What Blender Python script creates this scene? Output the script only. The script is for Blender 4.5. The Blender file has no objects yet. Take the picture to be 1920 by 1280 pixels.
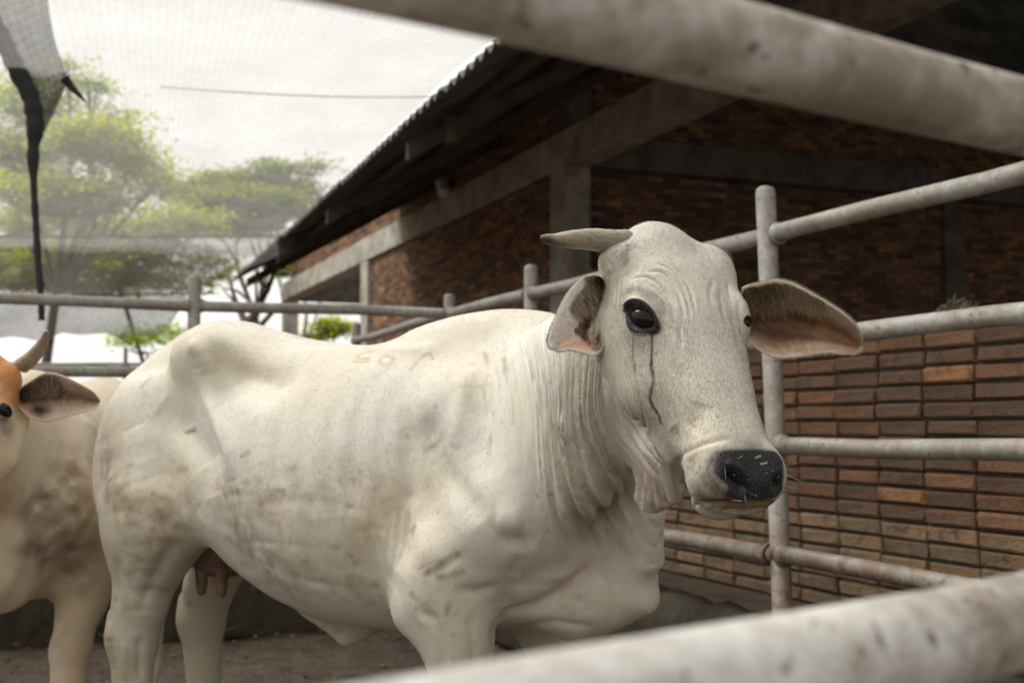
import bpy, bmesh, math, random
import numpy as np
from mathutils import Vector, Matrix
from mathutils.bvhtree import BVHTree

random.seed(7)
RNG = np.random.default_rng(7)
scene = bpy.context.scene
COL = scene.collection

# ------------------------------------------------------------------ camera
FPX = 2300.0                      # focal length in photo pixels (1920 wide)
EYE = Vector((0.0, 0.0, 1.1))
PITCH = math.atan(162.0 / FPX)
cam_data = bpy.data.cameras.new("camera")
cam_data.sensor_width = 36.0
cam_data.lens = FPX * 36.0 / 1920.0
cam_data.clip_start = 0.05
cam_data.clip_end = 600.0
cam_data.dof.use_dof = True
cam_data.dof.focus_distance = 2.14
cam_data.dof.aperture_fstop = 4.8
camera = bpy.data.objects.new("camera", cam_data)
camera.location = EYE
camera.rotation_euler = (math.pi / 2 + PITCH, 0, 0)
COL.objects.link(camera)
scene.camera = camera

# ------------------------------------------------------------------ sky, sun, exposure
SUN_EL, SUN_ROT = math.radians(58), math.radians(-70)
world = bpy.data.worlds.new("World")
scene.world = world
world.use_nodes = True
wn, wl = world.node_tree.nodes, world.node_tree.links
wn.clear()
sky = wn.new("ShaderNodeTexSky")
sky.sky_type = 'NISHITA'
sky.sun_disc = False
sky.sun_elevation = SUN_EL
sky.sun_rotation = SUN_ROT
sky.air_density = 1.0
sky.dust_density = 4.0
sky.ozone_density = 1.0
hs = wn.new("ShaderNodeHueSaturation")
hs.inputs['Saturation'].default_value = 0.10
mixw = wn.new("ShaderNodeMix")
mixw.data_type = 'RGBA'
mixw.inputs['Factor'].default_value = 0.65          # even cloud cover over the clear-sky model
mixw.inputs['B'].default_value = (8.75, 8.5, 7.95, 1)
bgw = wn.new("ShaderNodeBackground")
bgw.inputs['Strength'].default_value = 0.10
outw = wn.new("ShaderNodeOutputWorld")
wl.new(sky.outputs['Color'], hs.inputs['Color'])
wl.new(hs.outputs['Color'], mixw.inputs['A'])
wl.new(mixw.outputs['Result'], bgw.inputs['Color'])
wl.new(bgw.outputs['Background'], outw.inputs['Surface'])

sun_d = bpy.data.lights.new("sun", 'SUN')
sun_d.energy = 1.5
sun_d.angle = math.radians(22)
sun_d.color = (1.0, 0.965, 0.89)
sun = bpy.data.objects.new("sun", sun_d)
sun_dir = Vector((math.sin(SUN_ROT) * math.cos(SUN_EL), math.cos(SUN_ROT) * math.cos(SUN_EL), math.sin(SUN_EL)))
sun.rotation_euler = (-sun_dir).to_track_quat('-Z', 'Y').to_euler()
sun.location = (-4, 2, 9)
COL.objects.link(sun)

scene.view_settings.view_transform = 'Standard'
scene.view_settings.look = 'None'
scene.view_settings.gamma = 1.0
scene.view_settings.use_curve_mapping = False
scene.view_settings.exposure = 0.77
scene.render.engine = 'CYCLES'
scene.cycles.max_bounces = 8
scene.cycles.transparent_max_bounces = 16
scene.cycles.use_denoising = True

# ------------------------------------------------------------------ helpers
CF = Vector((0, math.cos(PITCH), math.sin(PITCH)))
CU = Vector((0, -math.sin(PITCH), math.cos(PITCH)))

def ray(px, py):
    return (CF + Vector((1, 0, 0)) * ((px - 960.0) / FPX) + CU * ((640.0 - py) / FPX))

def at(px, py, Y):
    d = ray(px, py)
    return EYE + d * (Y / d.y)

def project(P):
    """world points (n,3) -> photo pixels"""
    P = np.asarray(P, float) - np.array(EYE)
    f = P @ np.array(CF); u = P @ np.array(CU)
    return np.stack([960 + FPX * P[:, 0] / f, 640 - FPX * u / f], 1)

def link(name, me, mat=None, parent=None, smooth=False):
    o = bpy.data.objects.new(name, me)
    COL.objects.link(o)
    if mat is not None and len(me.materials) == 0:
        me.materials.append(mat)
    if parent is not None:
        o.parent = parent
    if smooth:
        me.polygons.foreach_set("use_smooth", np.ones(len(me.polygons), bool))
    return o

def obj(name, bm, mat=None, parent=None, smooth=False):
    me = bpy.data.meshes.new(name)
    bm.to_mesh(me); bm.free()
    return link(name, me, mat, parent, smooth)

def tag(o, label=None, cat=None, group=None, kind=None):
    if label: o["label"] = label
    if cat: o["category"] = cat
    if group: o["group"] = group
    if kind: o["kind"] = kind
    return o

def empty(name, loc=(0, 0, 0), rz=0.0, label=None, cat=None, group=None):
    o = bpy.data.objects.new(name, None)
    o.empty_display_size = 0.1
    o.location = loc
    o.rotation_euler = (0, 0, rz)
    COL.objects.link(o)
    return tag(o, label, cat, group)

# ------------------------------------------------------------------ node helpers
class Mat:
    def __init__(self, name):
        self.m = bpy.data.materials.new(name)
        self.m.use_nodes = True
        self.t = self.m.node_tree
        self.n, self.l = self.t.nodes, self.t.links
        self.b = self.n["Principled BSDF"]
        self.out = self.n["Material Output"]
        tc = self.n.new("ShaderNodeTexCoord")
        self.co = tc.outputs['Object']
    def noise(self, scale, detail=4, rough=0.55, vec=None, dist=0.0):
        t = self.n.new("ShaderNodeTexNoise")
        t.inputs['Scale'].default_value = scale
        t.inputs['Detail'].default_value = detail
        t.inputs['Roughness'].default_value = rough
        t.inputs['Distortion'].default_value = dist
        self.l.new(vec or self.co, t.inputs['Vector'])
        return t.outputs['Fac']
    def scaled(self, s):
        m = self.n.new("ShaderNodeMapping")
        m.inputs['Scale'].default_value = s
        self.l.new(self.co, m.inputs['Vector'])
        return m.outputs['Vector']
    def ramp(self, fac, lo, hi, a=0.0, b=1.0):
        m = self.n.new("ShaderNodeMapRange")
        m.interpolation_type = 'SMOOTHSTEP'
        m.inputs['From Min'].default_value = lo
        m.inputs['From Max'].default_value = hi
        m.inputs['To Min'].default_value = a
        m.inputs['To Max'].default_value = b
        self.l.new(fac, m.inputs['Value'])
        return m.outputs['Result']
    def math(self, op, a, b=None):
        m = self.n.new("ShaderNodeMath"); m.operation = op
        for i, v in enumerate((a, b)):
            if v is None: continue
            if isinstance(v, (int, float)): m.inputs[i].default_value = v
            else: self.l.new(v, m.inputs[i])
        return m.outputs[0]
    def mix(self, fac, a, b, mode='MIX'):
        m = self.n.new("ShaderNodeMix"); m.data_type = 'RGBA'; m.blend_type = mode
        for key, v in (('Factor', fac), ('A', a), ('B', b)):
            if isinstance(v, (int, float)): m.inputs[key].default_value = v
            elif isinstance(v, tuple): m.inputs[key].default_value = v if len(v) == 4 else (*v, 1)
            else: self.l.new(v, m.inputs[key])
        return m.outputs['Result']
    def attr(self, name):
        a = self.n.new("ShaderNodeAttribute"); a.attribute_name = name
        return a
    def bump(self, h, strength, dist, base=None):
        b = self.n.new("ShaderNodeBump")
        b.inputs['Strength'].default_value = strength
        b.inputs['Distance'].default_value = dist
        self.l.new(h, b.inputs['Height'])
        if base is not None: self.l.new(base, b.inputs['Normal'])
        return b.outputs['Normal']
    def fin(self, color=None, rough=None, normal=None, spec=None, metal=None):
        for key, v in (('Base Color', color), ('Roughness', rough), ('Normal', normal), ('Specular IOR Level', spec), ('Metallic', metal)):
            if v is None: continue
            if isinstance(v, (int, float)): self.b.inputs[key].default_value = v
            elif isinstance(v, tuple): self.b.inputs[key].default_value = v if len(v) == 4 else (*v, 1)
            else: self.l.new(v, self.b.inputs[key])
        return self.m
# ------------------------------------------------------------------ implicit animal modelling
def smin(a, b, k):
    h = np.clip(0.5 + 0.5 * (b - a) / k, 0, 1)
    return b + (a - b) * h - k * h * (1 - h)

def smax(a, b, k):
    return -smin(-a, -b, k)

def pchip(xs, ys):
    xs = np.asarray(xs, float); ys = np.asarray(ys, float)
    h = np.diff(xs); dl = np.diff(ys) / h
    m = np.zeros(len(xs))
    for i in range(1, len(xs) - 1):
        if dl[i - 1] * dl[i] > 0:
            w1 = 2 * h[i] + h[i - 1]; w2 = h[i] + 2 * h[i - 1]
            m[i] = (w1 + w2) / (w1 / dl[i - 1] + w2 / dl[i])
    m[0], m[-1] = dl[0], dl[-1]
    tab_x = np.linspace(xs[0], xs[-1], 400)
    i = np.clip(np.searchsorted(xs, tab_x) - 1, 0, len(h) - 1)
    t = (tab_x - xs[i]) / h[i]
    v = ((1 + 2 * t) * (1 - t) ** 2 * ys[i] + t * (1 - t) ** 2 * h[i] * m[i]
         + t * t * (3 - 2 * t) * ys[i + 1] + t * t * (t - 1) * h[i] * m[i + 1])
    return lambda q: np.interp(q, tab_x, v)

class Loft:
    """tube along axis a from origin o; stations (t, lateral centre, top, bottom, halfwidth, taper)"""
    def __init__(s, o, a, up, st, e=2.2):
        s.o = np.array(o, float)
        s.a = np.array(a, float); s.a /= np.linalg.norm(s.a)
        up = np.array(up, float); s.z = up - s.a * (up @ s.a); s.z /= np.linalg.norm(s.z)
        s.y = np.cross(s.z, s.a)
        st = np.array(st, float)
        s.t0, s.t1 = st[0, 0], st[-1, 0]
        s.f = [pchip(st[:, 0], st[:, i]) for i in range(1, 6)]
        s.e = e
        big = max(np.abs(st[:, 1:4]).max(), st[:, 4].max()) + 0.05
        ends = np.stack([s.o + s.a * s.t0, s.o + s.a * s.t1])
        # bounds from stations
        pts = []
        for r in st:
            c = s.o + s.a * r[0]
            for zz in (r[2], r[3]):
                for yy in (r[1] - r[4] * 1.4, r[1] + r[4] * 1.4):
                    pts.append(c + s.z * zz + s.y * yy)
        pts = np.array(pts)
        s.lo, s.hi = pts.min(0), pts.max(0)
    def __call__(s, P):
        q = P - s.o
        t = q @ s.a; y = q @ s.y; z = q @ s.z
        tc = np.clip(t, s.t0, s.t1)
        cy, top, bot, w, tap = (f(tc) for f in s.f)
        c = (top + bot) / 2; h = np.maximum((top - bot) / 2, 1e-4)
        zz = (z - c) / h
        ww = w * np.clip(1 - tap * np.clip(zz, -1.2, 1.2), 0.3, 2)
        yy = (y - cy)
        qn = (np.abs(yy / ww) ** s.e + np.abs(zz) ** s.e) ** (1 / s.e) + 1e-6
        r = np.sqrt(yy ** 2 + (z - c) ** 2)
        d = np.where(r < 1e-4, -np.minimum(ww, h), r * (1 - 1 / qn))
        d = np.maximum(d, -np.minimum(ww, h))
        dt = np.abs(t - tc)
        return np.where(dt > 0, np.sqrt(np.maximum(d, 0) ** 2 + dt ** 2) + np.minimum(d, 0) * 0, d)

class Cap:
    """rounded cone"""
    def __init__(s, a, b, ra, rb):
        s.p = np.array(a, float); s.q = np.array(b, float); s.ra, s.rb = ra, rb
        r = max(ra, rb)
        s.lo = np.minimum(s.p, s.q) - r; s.hi = np.maximum(s.p, s.q) + r
    def __call__(s, P):
        ab = s.q - s.p; t = np.clip(((P - s.p) @ ab) / max(ab @ ab, 1e-9), 0, 1)
        return np.linalg.norm(P - s.p - t[:, None] * ab, axis=1) - (s.ra + (s.rb - s.ra) * t)

class Ell:
    """ellipsoid with axes rows of R, radii r"""
    def __init__(s, c, r, R=None):
        s.c = np.array(c, float); s.r = np.array(r, float)
        s.R = np.eye(3) if R is None else np.array(R, float)
        m = s.r.max(); s.lo = s.c - m; s.hi = s.c + m
    def __call__(s, P):
        q = (P - s.c) @ s.R.T
        k0 = np.linalg.norm(q / s.r, axis=1); k1 = np.linalg.norm(q / s.r ** 2, axis=1) + 1e-9
        return np.where(k0 < 1e-3, -s.r.min(), k0 * (k0 - 1) / k1)

class Field:
    def __init__(s): s.ops = []
    def add(s, prim, k=0.03): s.ops.append((prim, k, 1)); return s
    def cut(s, prim, k=0.02): s.ops.append((prim, k, -1)); return s
    def __call__(s, P):
        P = np.asarray(P, float)
        d = np.full(len(P), 10.0)
        for prim, k, sign in s.ops:
            mg = 0.09 + k
            m = np.all((P > prim.lo - mg) & (P < prim.hi + mg), axis=1)
            if sign > 0:
                # far away: still give a bound so that the field stays signed
                far = ~m
                if far.any():
                    g = np.maximum(np.maximum(prim.lo - P[far], P[far] - prim.hi), 0)
                    d[far] = np.minimum(d[far], np.linalg.norm(g, axis=1) + 0.03)
                if m.any(): d[m] = smin(d[m], prim(P[m]), k)
            elif m.any():
                d[m] = smax(d[m], -prim(P[m]), k)
        return d

def surface_nets(F, lo, hi, h):
    """dense quad surface of F == 0 (sparse evaluation in blocks)"""
    lo = np.array(lo, float); B = 6
    n = np.ceil((np.array(hi) - lo) / (h * B)).astype(int)
    ci = np.stack(np.meshgrid(*[np.arange(k) for k in n], indexing='ij'), -1).reshape(-1, 3)
    cen = lo + (ci + 0.5) * B * h
    act = np.abs(F(cen)) < B * h * 1.5
    N = n * B + 1
    vals = np.full(N, 1.0, np.float32)
    dc = F(cen)
    # fill inside sign for non active blocks
    for sgn_block in ci[(~act) & (dc < 0)]:
        a = sgn_block * B
        vals[a[0]:a[0] + B, a[1]:a[1] + B, a[2]:a[2] + B] = -1.0
    off = np.stack(np.meshgrid(*[np.arange(B)] * 3, indexing='ij'), -1).reshape(-1, 3)
    gi = (ci[act][:, None, :] * B + off[None]).reshape(-1, 3)
    vals[gi[:, 0], gi[:, 1], gi[:, 2]] = F(lo + gi * h)
    ins = vals < 0
    C = [k - 1 for k in N]
    acc = np.zeros((*C, 3), np.float32); cnt = np.zeros(C, np.uint8)
    def sub(o): return tuple(slice(o[i], o[i] + C[i]) for i in range(3))
    corners = [(i, j, k) for i in (0, 1) for j in (0, 1) for k in (0, 1)]
    for a in corners:
        for ax in range(3):
            if a[ax]: continue
            b = list(a); b[ax] = 1
            va, vb = vals[sub(a)], vals[sub(b)]
            cr = (va < 0) != (vb < 0)
            idx = np.nonzero(cr)
            t = va[idx] / (va[idx] - vb[idx])
            p = np.tile(np.array(a, np.float32), (len(t), 1)); p[:, ax] += t
            acc[idx] += p; cnt[idx] += 1
    cells = np.nonzero(cnt)
    vid = np.full(C, -1, np.int64); vid[cells] = np.arange(len(cells[0]))
    V = lo + (np.stack(cells, 1) + acc[cells] / cnt[cells][:, None]) * h
    Q = []
    for ax in range(3):
        b = [0, 0, 0]; b[ax] = 1
        sl_a = [slice(1, C[i]) if i != ax else slice(0, C[i]) for i in range(3)]
        sl_b = [slice(1, C[i]) if i != ax else slice(1, C[i] + 1) for i in range(3)]
        ia, ib = ins[tuple(sl_a)], ins[tuple(sl_b)]
        cr = np.argwhere(ia != ib)
        if not len(cr): continue
        flip = ia[tuple(cr.T)]
        base = cr.copy()
        for i in range(3):
            if i != ax: base[:, i] += 1
        o1, o2 = [(1, 2), (2, 0), (0, 1)][ax]
        def cell(d1, d2):
            c = base.copy(); c[:, o1] -= d1; c[:, o2] -= d2
            return vid[c[:, 0], c[:, 1], c[:, 2]]
        q = np.stack([cell(1, 1), cell(0, 1), cell(0, 0), cell(1, 0)], 1)
        q[~flip] = q[~flip][:, ::-1]
        Q.append(q)
    Q = np.concatenate(Q)
    return V, Q

def grad(F, V, e=0.002):
    g = np.stack([F(V + np.eye(3)[i] * e) - F(V - np.eye(3)[i] * e) for i in range(3)], 1)
    return g / (np.linalg.norm(g, axis=1)[:, None] + 1e-9), g / (2 * e)

def snap(F, V, it=2, lim=0.004):
    for _ in range(it):
        d = F(V); n, g = grad(F, V)
        st = d / np.maximum(np.linalg.norm(g, axis=1), 0.4)
        V = V - n * np.clip(st, -lim, lim)[:, None]
    return V

def refine(V, faces, mark):
    """split the marked quads in four; their neighbours take the new edge points as n-gon corners"""
    faces_q = [f for f, m in zip(faces, mark) if m and len(f) == 4]
    mid = {}; newV = []
    base = len(V)
    out = []
    def mp(a, b):
        k = (a, b) if a < b else (b, a)
        i = mid.get(k)
        if i is None:
            i = base + len(newV); mid[k] = i
            newV.append((V[a] + V[b]) * 0.5)
        return i
    for f in faces_q:
        a, b, c, d = f
        ab, bc, cd, da = mp(a, b), mp(b, c), mp(c, d), mp(d, a)
        m = base + len(newV); newV.append((V[a] + V[b] + V[c] + V[d]) * 0.25)
        out += [(a, ab, m, da), (ab, b, bc, m), (m, bc, c, cd), (da, m, cd, d)]
    for f, mk in zip(faces, mark):
        if mk and len(f) == 4: continue
        g = []
        for i in range(len(f)):
            a, b = f[i], f[(i + 1) % len(f)]
            g.append(a)
            k = mid.get((a, b) if a < b else (b, a))
            if k is not None: g.append(k)
        out.append(tuple(g))
    return np.concatenate([V, np.array(newV).reshape(-1, 3)]), out

def mesh_from(name, V, faces):
    me = bpy.data.meshes.new(name)
    me.from_pydata([], [], []) if False else None
    lens = np.fromiter((len(f) for f in faces), np.int32, len(faces))
    flat = np.fromiter((i for f in faces for i in f), np.int32, int(lens.sum()))
    me.vertices.add(len(V)); me.vertices.foreach_set("co", np.asarray(V, np.float32).ravel())
    me.loops.add(len(flat)); me.loops.foreach_set("vertex_index", flat)
    me.polygons.add(len(faces))
    st = np.concatenate([[0], np.cumsum(lens)[:-1]]).astype(np.int32)
    me.polygons.foreach_set("loop_start", st)
    me.polygons.foreach_set("use_smooth", np.ones(len(faces), bool))
    me.update(calc_edges=True); me.validate()
    return me

def normals_of(V, faces):
    me = mesh_from("tmp", V, faces)
    n = np.zeros(len(V) * 3, np.float32)
    me.vertex_normals.foreach_get("vector", n)
    bpy.data.meshes.remove(me)
    return n.reshape(-1, 3).astype(float)

def seg_dist(P, line):
    """distance of points to a polyline and the parameter 0..1 along it"""
    line = np.asarray(line, float)
    best = np.full(len(P), 9.0); par = np.zeros(len(P))
    L = np.concatenate([[0], np.cumsum(np.linalg.norm(np.diff(line, axis=0), axis=1))]); tot = max(L[-1], 1e-9)
    for i in range(len(line) - 1):
        a, b = line[i], line[i + 1]; ab = b - a
        t = np.clip(((P - a) @ ab) / max(ab @ ab, 1e-12), 0, 1)
        d = np.linalg.norm(P - a - t[:, None] * ab, axis=1)
        m = d < best
        best[m] = d[m]; par[m] = (L[i] + t[m] * np.linalg.norm(ab)) / tot
    return best, par

def vnoise(P, scale, seed=0, octaves=3, rough=.5):
    """value noise in -1..1 on points"""
    P = np.asarray(P, float) * scale
    out = np.zeros(len(P)); amp, tot = 1.0, 0.0
    for o in range(octaves):
        q = P * 2 ** o + seed * 17.3 + o * 31.7
        i = np.floor(q).astype(np.int64); f = q - i; f = f * f * (3 - 2 * f)
        def hsh(a, b, c):
            n = (a * 73856093) ^ (b * 19349663) ^ (c * 83492791)
            n = (n ^ (n >> 13)) * 1274126177 & 0x7fffffff
            return (n & 0xffff) / 32767.5 - 1
        v = 0
        for dx in (0, 1):
            for dy in (0, 1):
                for dz in (0, 1):
                    w = (f[:, 0] if dx else 1 - f[:, 0]) * (f[:, 1] if dy else 1 - f[:, 1]) * (f[:, 2] if dz else 1 - f[:, 2])
                    v = v + w * hsh(i[:, 0] + dx, i[:, 1] + dy, i[:, 2] + dz)
        out += amp * v; tot += amp; amp *= rough
    return out / tot
# ------------------------------------------------------------------ the cow's body as one continuous surface
def unit(v):
    v = np.array(v, float); return v / np.linalg.norm(v)

class Pose:
    """placement of a cow: origin on the ground under its tail, heading, and where poll and muzzle are (world)"""
    def __init__(s, origin, theta, poll, muzzle, roll=0.0, sc=1.0):
        s.sc = sc; s.extra = []
        s.o = np.array([origin[0], origin[1], 0.0]); s.th = theta
        f = np.array([math.cos(theta), math.sin(theta), 0]); l = np.array([-math.sin(theta), math.cos(theta), 0])
        s.M = np.stack([f, l, [0, 0, 1]])
        s.P = s.loc(poll); s.Q = s.loc(muzzle)
        s.a = unit(s.Q - s.P)
        h = unit([s.Q[0] - s.P[0], s.Q[1] - s.P[1], 0]); up = h + np.array([0, 0, 1.0])
        z = unit(up - s.a * (up @ s.a)); y = np.cross(z, s.a)
        c, sn = math.cos(roll), math.sin(roll)
        s.z, s.y = z * c + y * sn, y * c - z * sn
    def loc(s, W): return s.M @ (np.array(W, float) - s.o) / s.sc
    def world(s, L): return (np.asarray(L, float) * s.sc) @ s.M + s.o
    def head(s, t, y, z): return s.P + s.a * t + s.y * y + s.z * z

def cow_field(p):
    F = Field()
    X, Z = (1, 0, 0), (0, 0, 1)
    trunk = [(-0.05, 0, 1.225, 1.0, 0.07, .1), (0.01, 0, 1.29, .90, .15, .15), (.12, 0, 1.355, .82, .20, .2),
             (.27, 0, 1.41, .79, .22, .28), (.36, 0, 1.405, .77, .235, .26), (.48, 0, 1.375, .69, .26, .22), (.64, 0, 1.34, .62, .292, .16),
             (.82, 0, 1.32, .585, .30, .14), (1.0, 0, 1.318, .585, .275, .2), (1.12, 0, 1.338, .60, .235, .26),
             (1.24, 0, 1.355, .61, .205, .26), (1.36, 0, 1.34, .63, .175, .25), (1.46, 0, 1.22, .65, .13, .1),
             (1.54, 0, 1.08, .69, .08, 0)]
    F.add(Loft((0, 0, 0), X, Z, trunk, 2.15), .02)
    # hump
    F.add(Ell((1.20, 0, 1.325), (.24, .06, .06)), .10)
    # neck: from the chest to the back of the head
    nb = np.array([1.24, 0, .98]); nt = p.head(.10, 0, -.15)
    na = unit(nt - nb); L = np.linalg.norm(nt - nb)
    F.add(Loft(nb, na, Z, [(-.05, 0, .30, -.22, .16, .15), (.12, 0, .29, -.22, .135, .1), (.3 * L + .1, 0, .235, -.23, .115, .05),
                            (.75 * L, 0, .165, -.20, .10, 0), (L, 0, .10, -.15, .092, -.05), (L + .04, 0, .06, -.10, .07, 0)], 2.1), .07)
    # dewlap / brisket
    th = p.head(.27, 0, -.24)
    F.add(Cap((1.48, -.02, .80), (1.615, -.06, .79), .12, .042), .10)
    F.add(Cap((1.46, -.02, .70), (1.635, -.06, .71), .10, .03), .08)
    F.add(Cap((1.60, -.07, .74), (1.69, -.17, .98), .028, .032), .05)
    F.add(Cap((1.52, -.04, .86), (1.67, -.13, 1.02), .07, .05), .06)
    F.add(Cap((1.69, -.17, .98), th + (p.P - th) * 0.12, .034, .032), .06)
    F.add(Cap((1.59, -.11, 1.02), p.head(.2, 0, -.2), .06, .05), .07)
    for sd in (-1, 1):
        # hips, pin bones, thigh
        F.add(Ell((.37, sd * .185, 1.305), (.07, .04, .05)), .15)
        F.add(Ell((.045, sd * .10, 1.19), (.05, .04, .05)), .06)
        F.add(Ell((.17, sd * .165, .98), (.20, .085, .27)), .06)
        F.add(Cap((.34, sd * .18, .86), (.20, sd * .165, .84), .075, .125), .07)
        # shoulder blade, point of shoulder
        F.add(Cap((1.20, sd * .14, 1.16), (1.37, sd * .185, .90), .06, .085), .12)
        F.add(Cap((1.36, sd * .185, .90), (1.17, sd * .195, .76), .095, .085), .10)
    # hind legs (near, far): stifle, hock, fetlock, hoof
    for sd, hx, fx, ht in ((-1, .10, .135, .55), (1, .04, .09, .55)):
        y = sd * .165
        F.add(Cap((.22, y, .86), (hx + .055, y, ht + .07), .135, .07), .08)
        F.add(Cap((hx + .055, y, ht + .07), (hx + .025, y, ht - .03), .068, .066), .04)
        F.add(Cap((hx - .03, y, ht + .02), (hx - .005, y, ht - .03), .03, .032), .04)
        F.add(Cap((hx + .025, y, ht - .03), (fx, y, .16), .063, .040), .04)
        F.add(Cap((fx, y, .16), (fx + .05, y, .085), .046, .042), .03)
        F.add(Cap((fx + .05, y, .07), (fx + .085, y, .04), .046, .049), .02)
    # fore legs
    for sd, kx, y in ((-1, 1.24, -.20), (1, 1.30, .17)):
        F.add(Cap((1.13, sd * .225, .68), (1.16, sd * .22, .70), .055, .07), .06)
        F.add(Cap((1.14, sd * .215, .66), (1.21, sd * .20, .60), .05, .06), .06)
        F.add(Cap((1.215, sd * .20, .76), (kx, y, .44), .095, .060), .06)
        F.add(Cap((kx, y, .45), (kx + .005, y, .36), .064, .058), .03)
        F.add(Cap((kx, y, .36), (kx, y, .15), .044, .036), .04)
        F.add(Cap((kx, y, .15), (kx + .04, y, .085), .044, .042), .03)
        F.add(Cap((kx + .04, y, .07), (kx + .07, y, .04), .046, .05), .02)
    # navel flap
    F.add(Cap((.68, -.02, .63), (.80, -.02, .60), .05, .05), .06)
    F.add(Cap((.74, -.03, .60), (.77, -.03, .555), .035, .025), .04)
    # tail
    pts = [(-.02, 0, 1.25), (-.075, 0, 1.12), (-.085, .0, .85), (-.075, .01, .55)]
    for a, b in zip(pts[:-1], pts[1:]): F.add(Cap(a, b, .03, .022), .03)
    F.add(Cap(pts[-1], (-.07, .01, .38), .028, .02), .02)
    # head
    hd = [(-.03, 0, -.055, -.10, .045, 0), (.0, 0, -.022, -.13, .085, 0), (.05, 0, .006, -.165, .112, 0), (.12, 0, .016, -.195, .122, -.02),
          (.20, 0, .014, -.215, .116, -.06), (.28, 0.004, .006, -.21, .101, -.08), (.36, 0.004, .0, -.188, .084, -.08),
          (.43, 0.003, -.004, -.158, .073, -.05), (.485, 0, -.008, -.136, .077, 0), (.53, 0, -.016, -.127, .080, 0),
          (.56, 0, -.030, -.117, .069, 0), (.58, 0, -.05, -.10, .045, 0)]
    F.add(Loft(p.P, p.a, p.z, hd, 2.5), .05)
    R = np.stack([p.a, p.y, p.z])
    F.add(Ell(p.head(.012, -.012, -.04), (.05, .06, .045), R), .05)      # crown dome
    for sd in (-1, 1):
        F.add(Ell(p.head(.185, sd * .100, -.035), (.052, .026, .036), R), .03)   # brow
        F.add(Cap(p.head(.29, sd * .072, -.13), p.head(.17, sd * .09, -.13), .058, .06), .05)   # cheek
        F.add(Ell(p.head(.525, sd * .052, -.06), (.04, .030, .042), R), .03)    # nostril wing
    F.add(Ell(p.head(.055, -.10, -.045), (.03, .035, .034), R), .04)        # horn base
    F.add(Ell(p.head(.075, .10, -.035), (.045, .03, .035), R), .05)
    F.add(Ell(p.head(.53, 0, -.135), (.035, .055, .03), R), .025)         # lower lip
    for c in p.extra: F.add(*c)
    return F
class Caster:
    """finds the body surface seen through a photo pixel, to place folds and stains on the hide"""
    def __init__(s, Vw, faces):
        s.t = BVHTree.FromPolygons([Vector(v) for v in Vw], faces)
    def __call__(s, px, py):
        hit, n, i, d = s.t.ray_cast(EYE, ray(px, py).normalized())
        return None if hit is None else np.array(hit)
    def line(s, pts, step=9.0):
        out = []
        for (a, b), (c, d) in zip(pts[:-1], pts[1:]):
            n = max(1, int(math.hypot(c - a, d - b) / step))
            for i in range(n):
                h = s(a + (c - a) * i / n, b + (d - b) * i / n)
                if h is not None: out.append(h)
        h = s(*pts[-1])
        if h is not None: out.append(h)
        return np.array(out)

def smooth_line(pts, n=4):
    """Catmull-Rom through pixel points"""
    p = [np.array(q, float) for q in pts]
    p = [2 * p[0] - p[1]] + p + [2 * p[-1] - p[-2]]
    out = []
    for i in range(1, len(p) - 2):
        for k in range(n):
            t = k / n
            out.append(0.5 * ((2 * p[i]) + (-p[i - 1] + p[i + 1]) * t + (2 * p[i - 1] - 5 * p[i] + 4 * p[i + 1] - p[i + 2]) * t * t
                              + (-p[i - 1] + 3 * p[i] - 3 * p[i + 1] + p[i + 2]) * t ** 3))
    out.append(p[-2])
    return [tuple(q) for q in out]

def zA(*pts): return [(1100 + x * .23433, 400 + y * .23433) for x, y in pts]
def zB(*pts): return [(1160 + x * .25, 680 + y * .25) for x, y in pts]
def zN(*pts): return [(700 + x * .5623, 560 + y * .5625) for x, y in pts]
def zR(*pts): return [(140 + x * .5627, 560 + y * .5625) for x, y in pts]

class Sculpt:
    """strokes and dabs on a mesh: displacement along the normal, and stains in a colour layer"""
    def __init__(s, V, N): s.V, s.N = V, N; s.D = np.zeros(len(V))
    def near(s, line, r):
        lo, hi = line.min(0) - r, line.max(0) + r
        return np.nonzero(np.all((s.V > lo) & (s.V < hi), axis=1))[0]
    def weight(s, line, w, ends=0.18):
        if line is None or len(line) == 0: return np.zeros(0, int), np.zeros(0)
        ix = s.near(line, 2.6 * w)
        if not len(ix): return ix, np.zeros(0)
        d, t = seg_dist(s.V[ix], line) if len(line) > 1 else (np.linalg.norm(s.V[ix] - line[0], axis=1), np.full(len(ix), .5))
        g = np.exp(-(d / w) ** 2)
        if ends > 0: g = g * np.clip(np.minimum(t, 1 - t) / ends, 0.0, 1) ** 0.7
        return ix, g
    def stroke(s, line, w, amp, ends=0.18, side=0.0):
        ix, g = s.weight(line, w, ends)
        if len(ix): s.D[ix] += amp * g
        if side and len(ix):       # raised lips beside a groove
            ix2, g2 = s.weight(line, 2.1 * w, ends)
            s.D[ix2] += side * g2
    def apply(s): return s.V + s.N * s.D[:, None]

def lerp_line(A, B, t, n=14):
    def rs(P):
        P = np.array(P, float); L = np.concatenate([[0], np.cumsum(np.linalg.norm(np.diff(P, axis=0), axis=1))]); L /= L[-1]
        q = np.linspace(0, 1, n); return np.stack([np.interp(q, L, P[:, 0]), np.interp(q, L, P[:, 1])], 1)
    return rs(A) * (1 - t) + rs(B) * t

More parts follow.
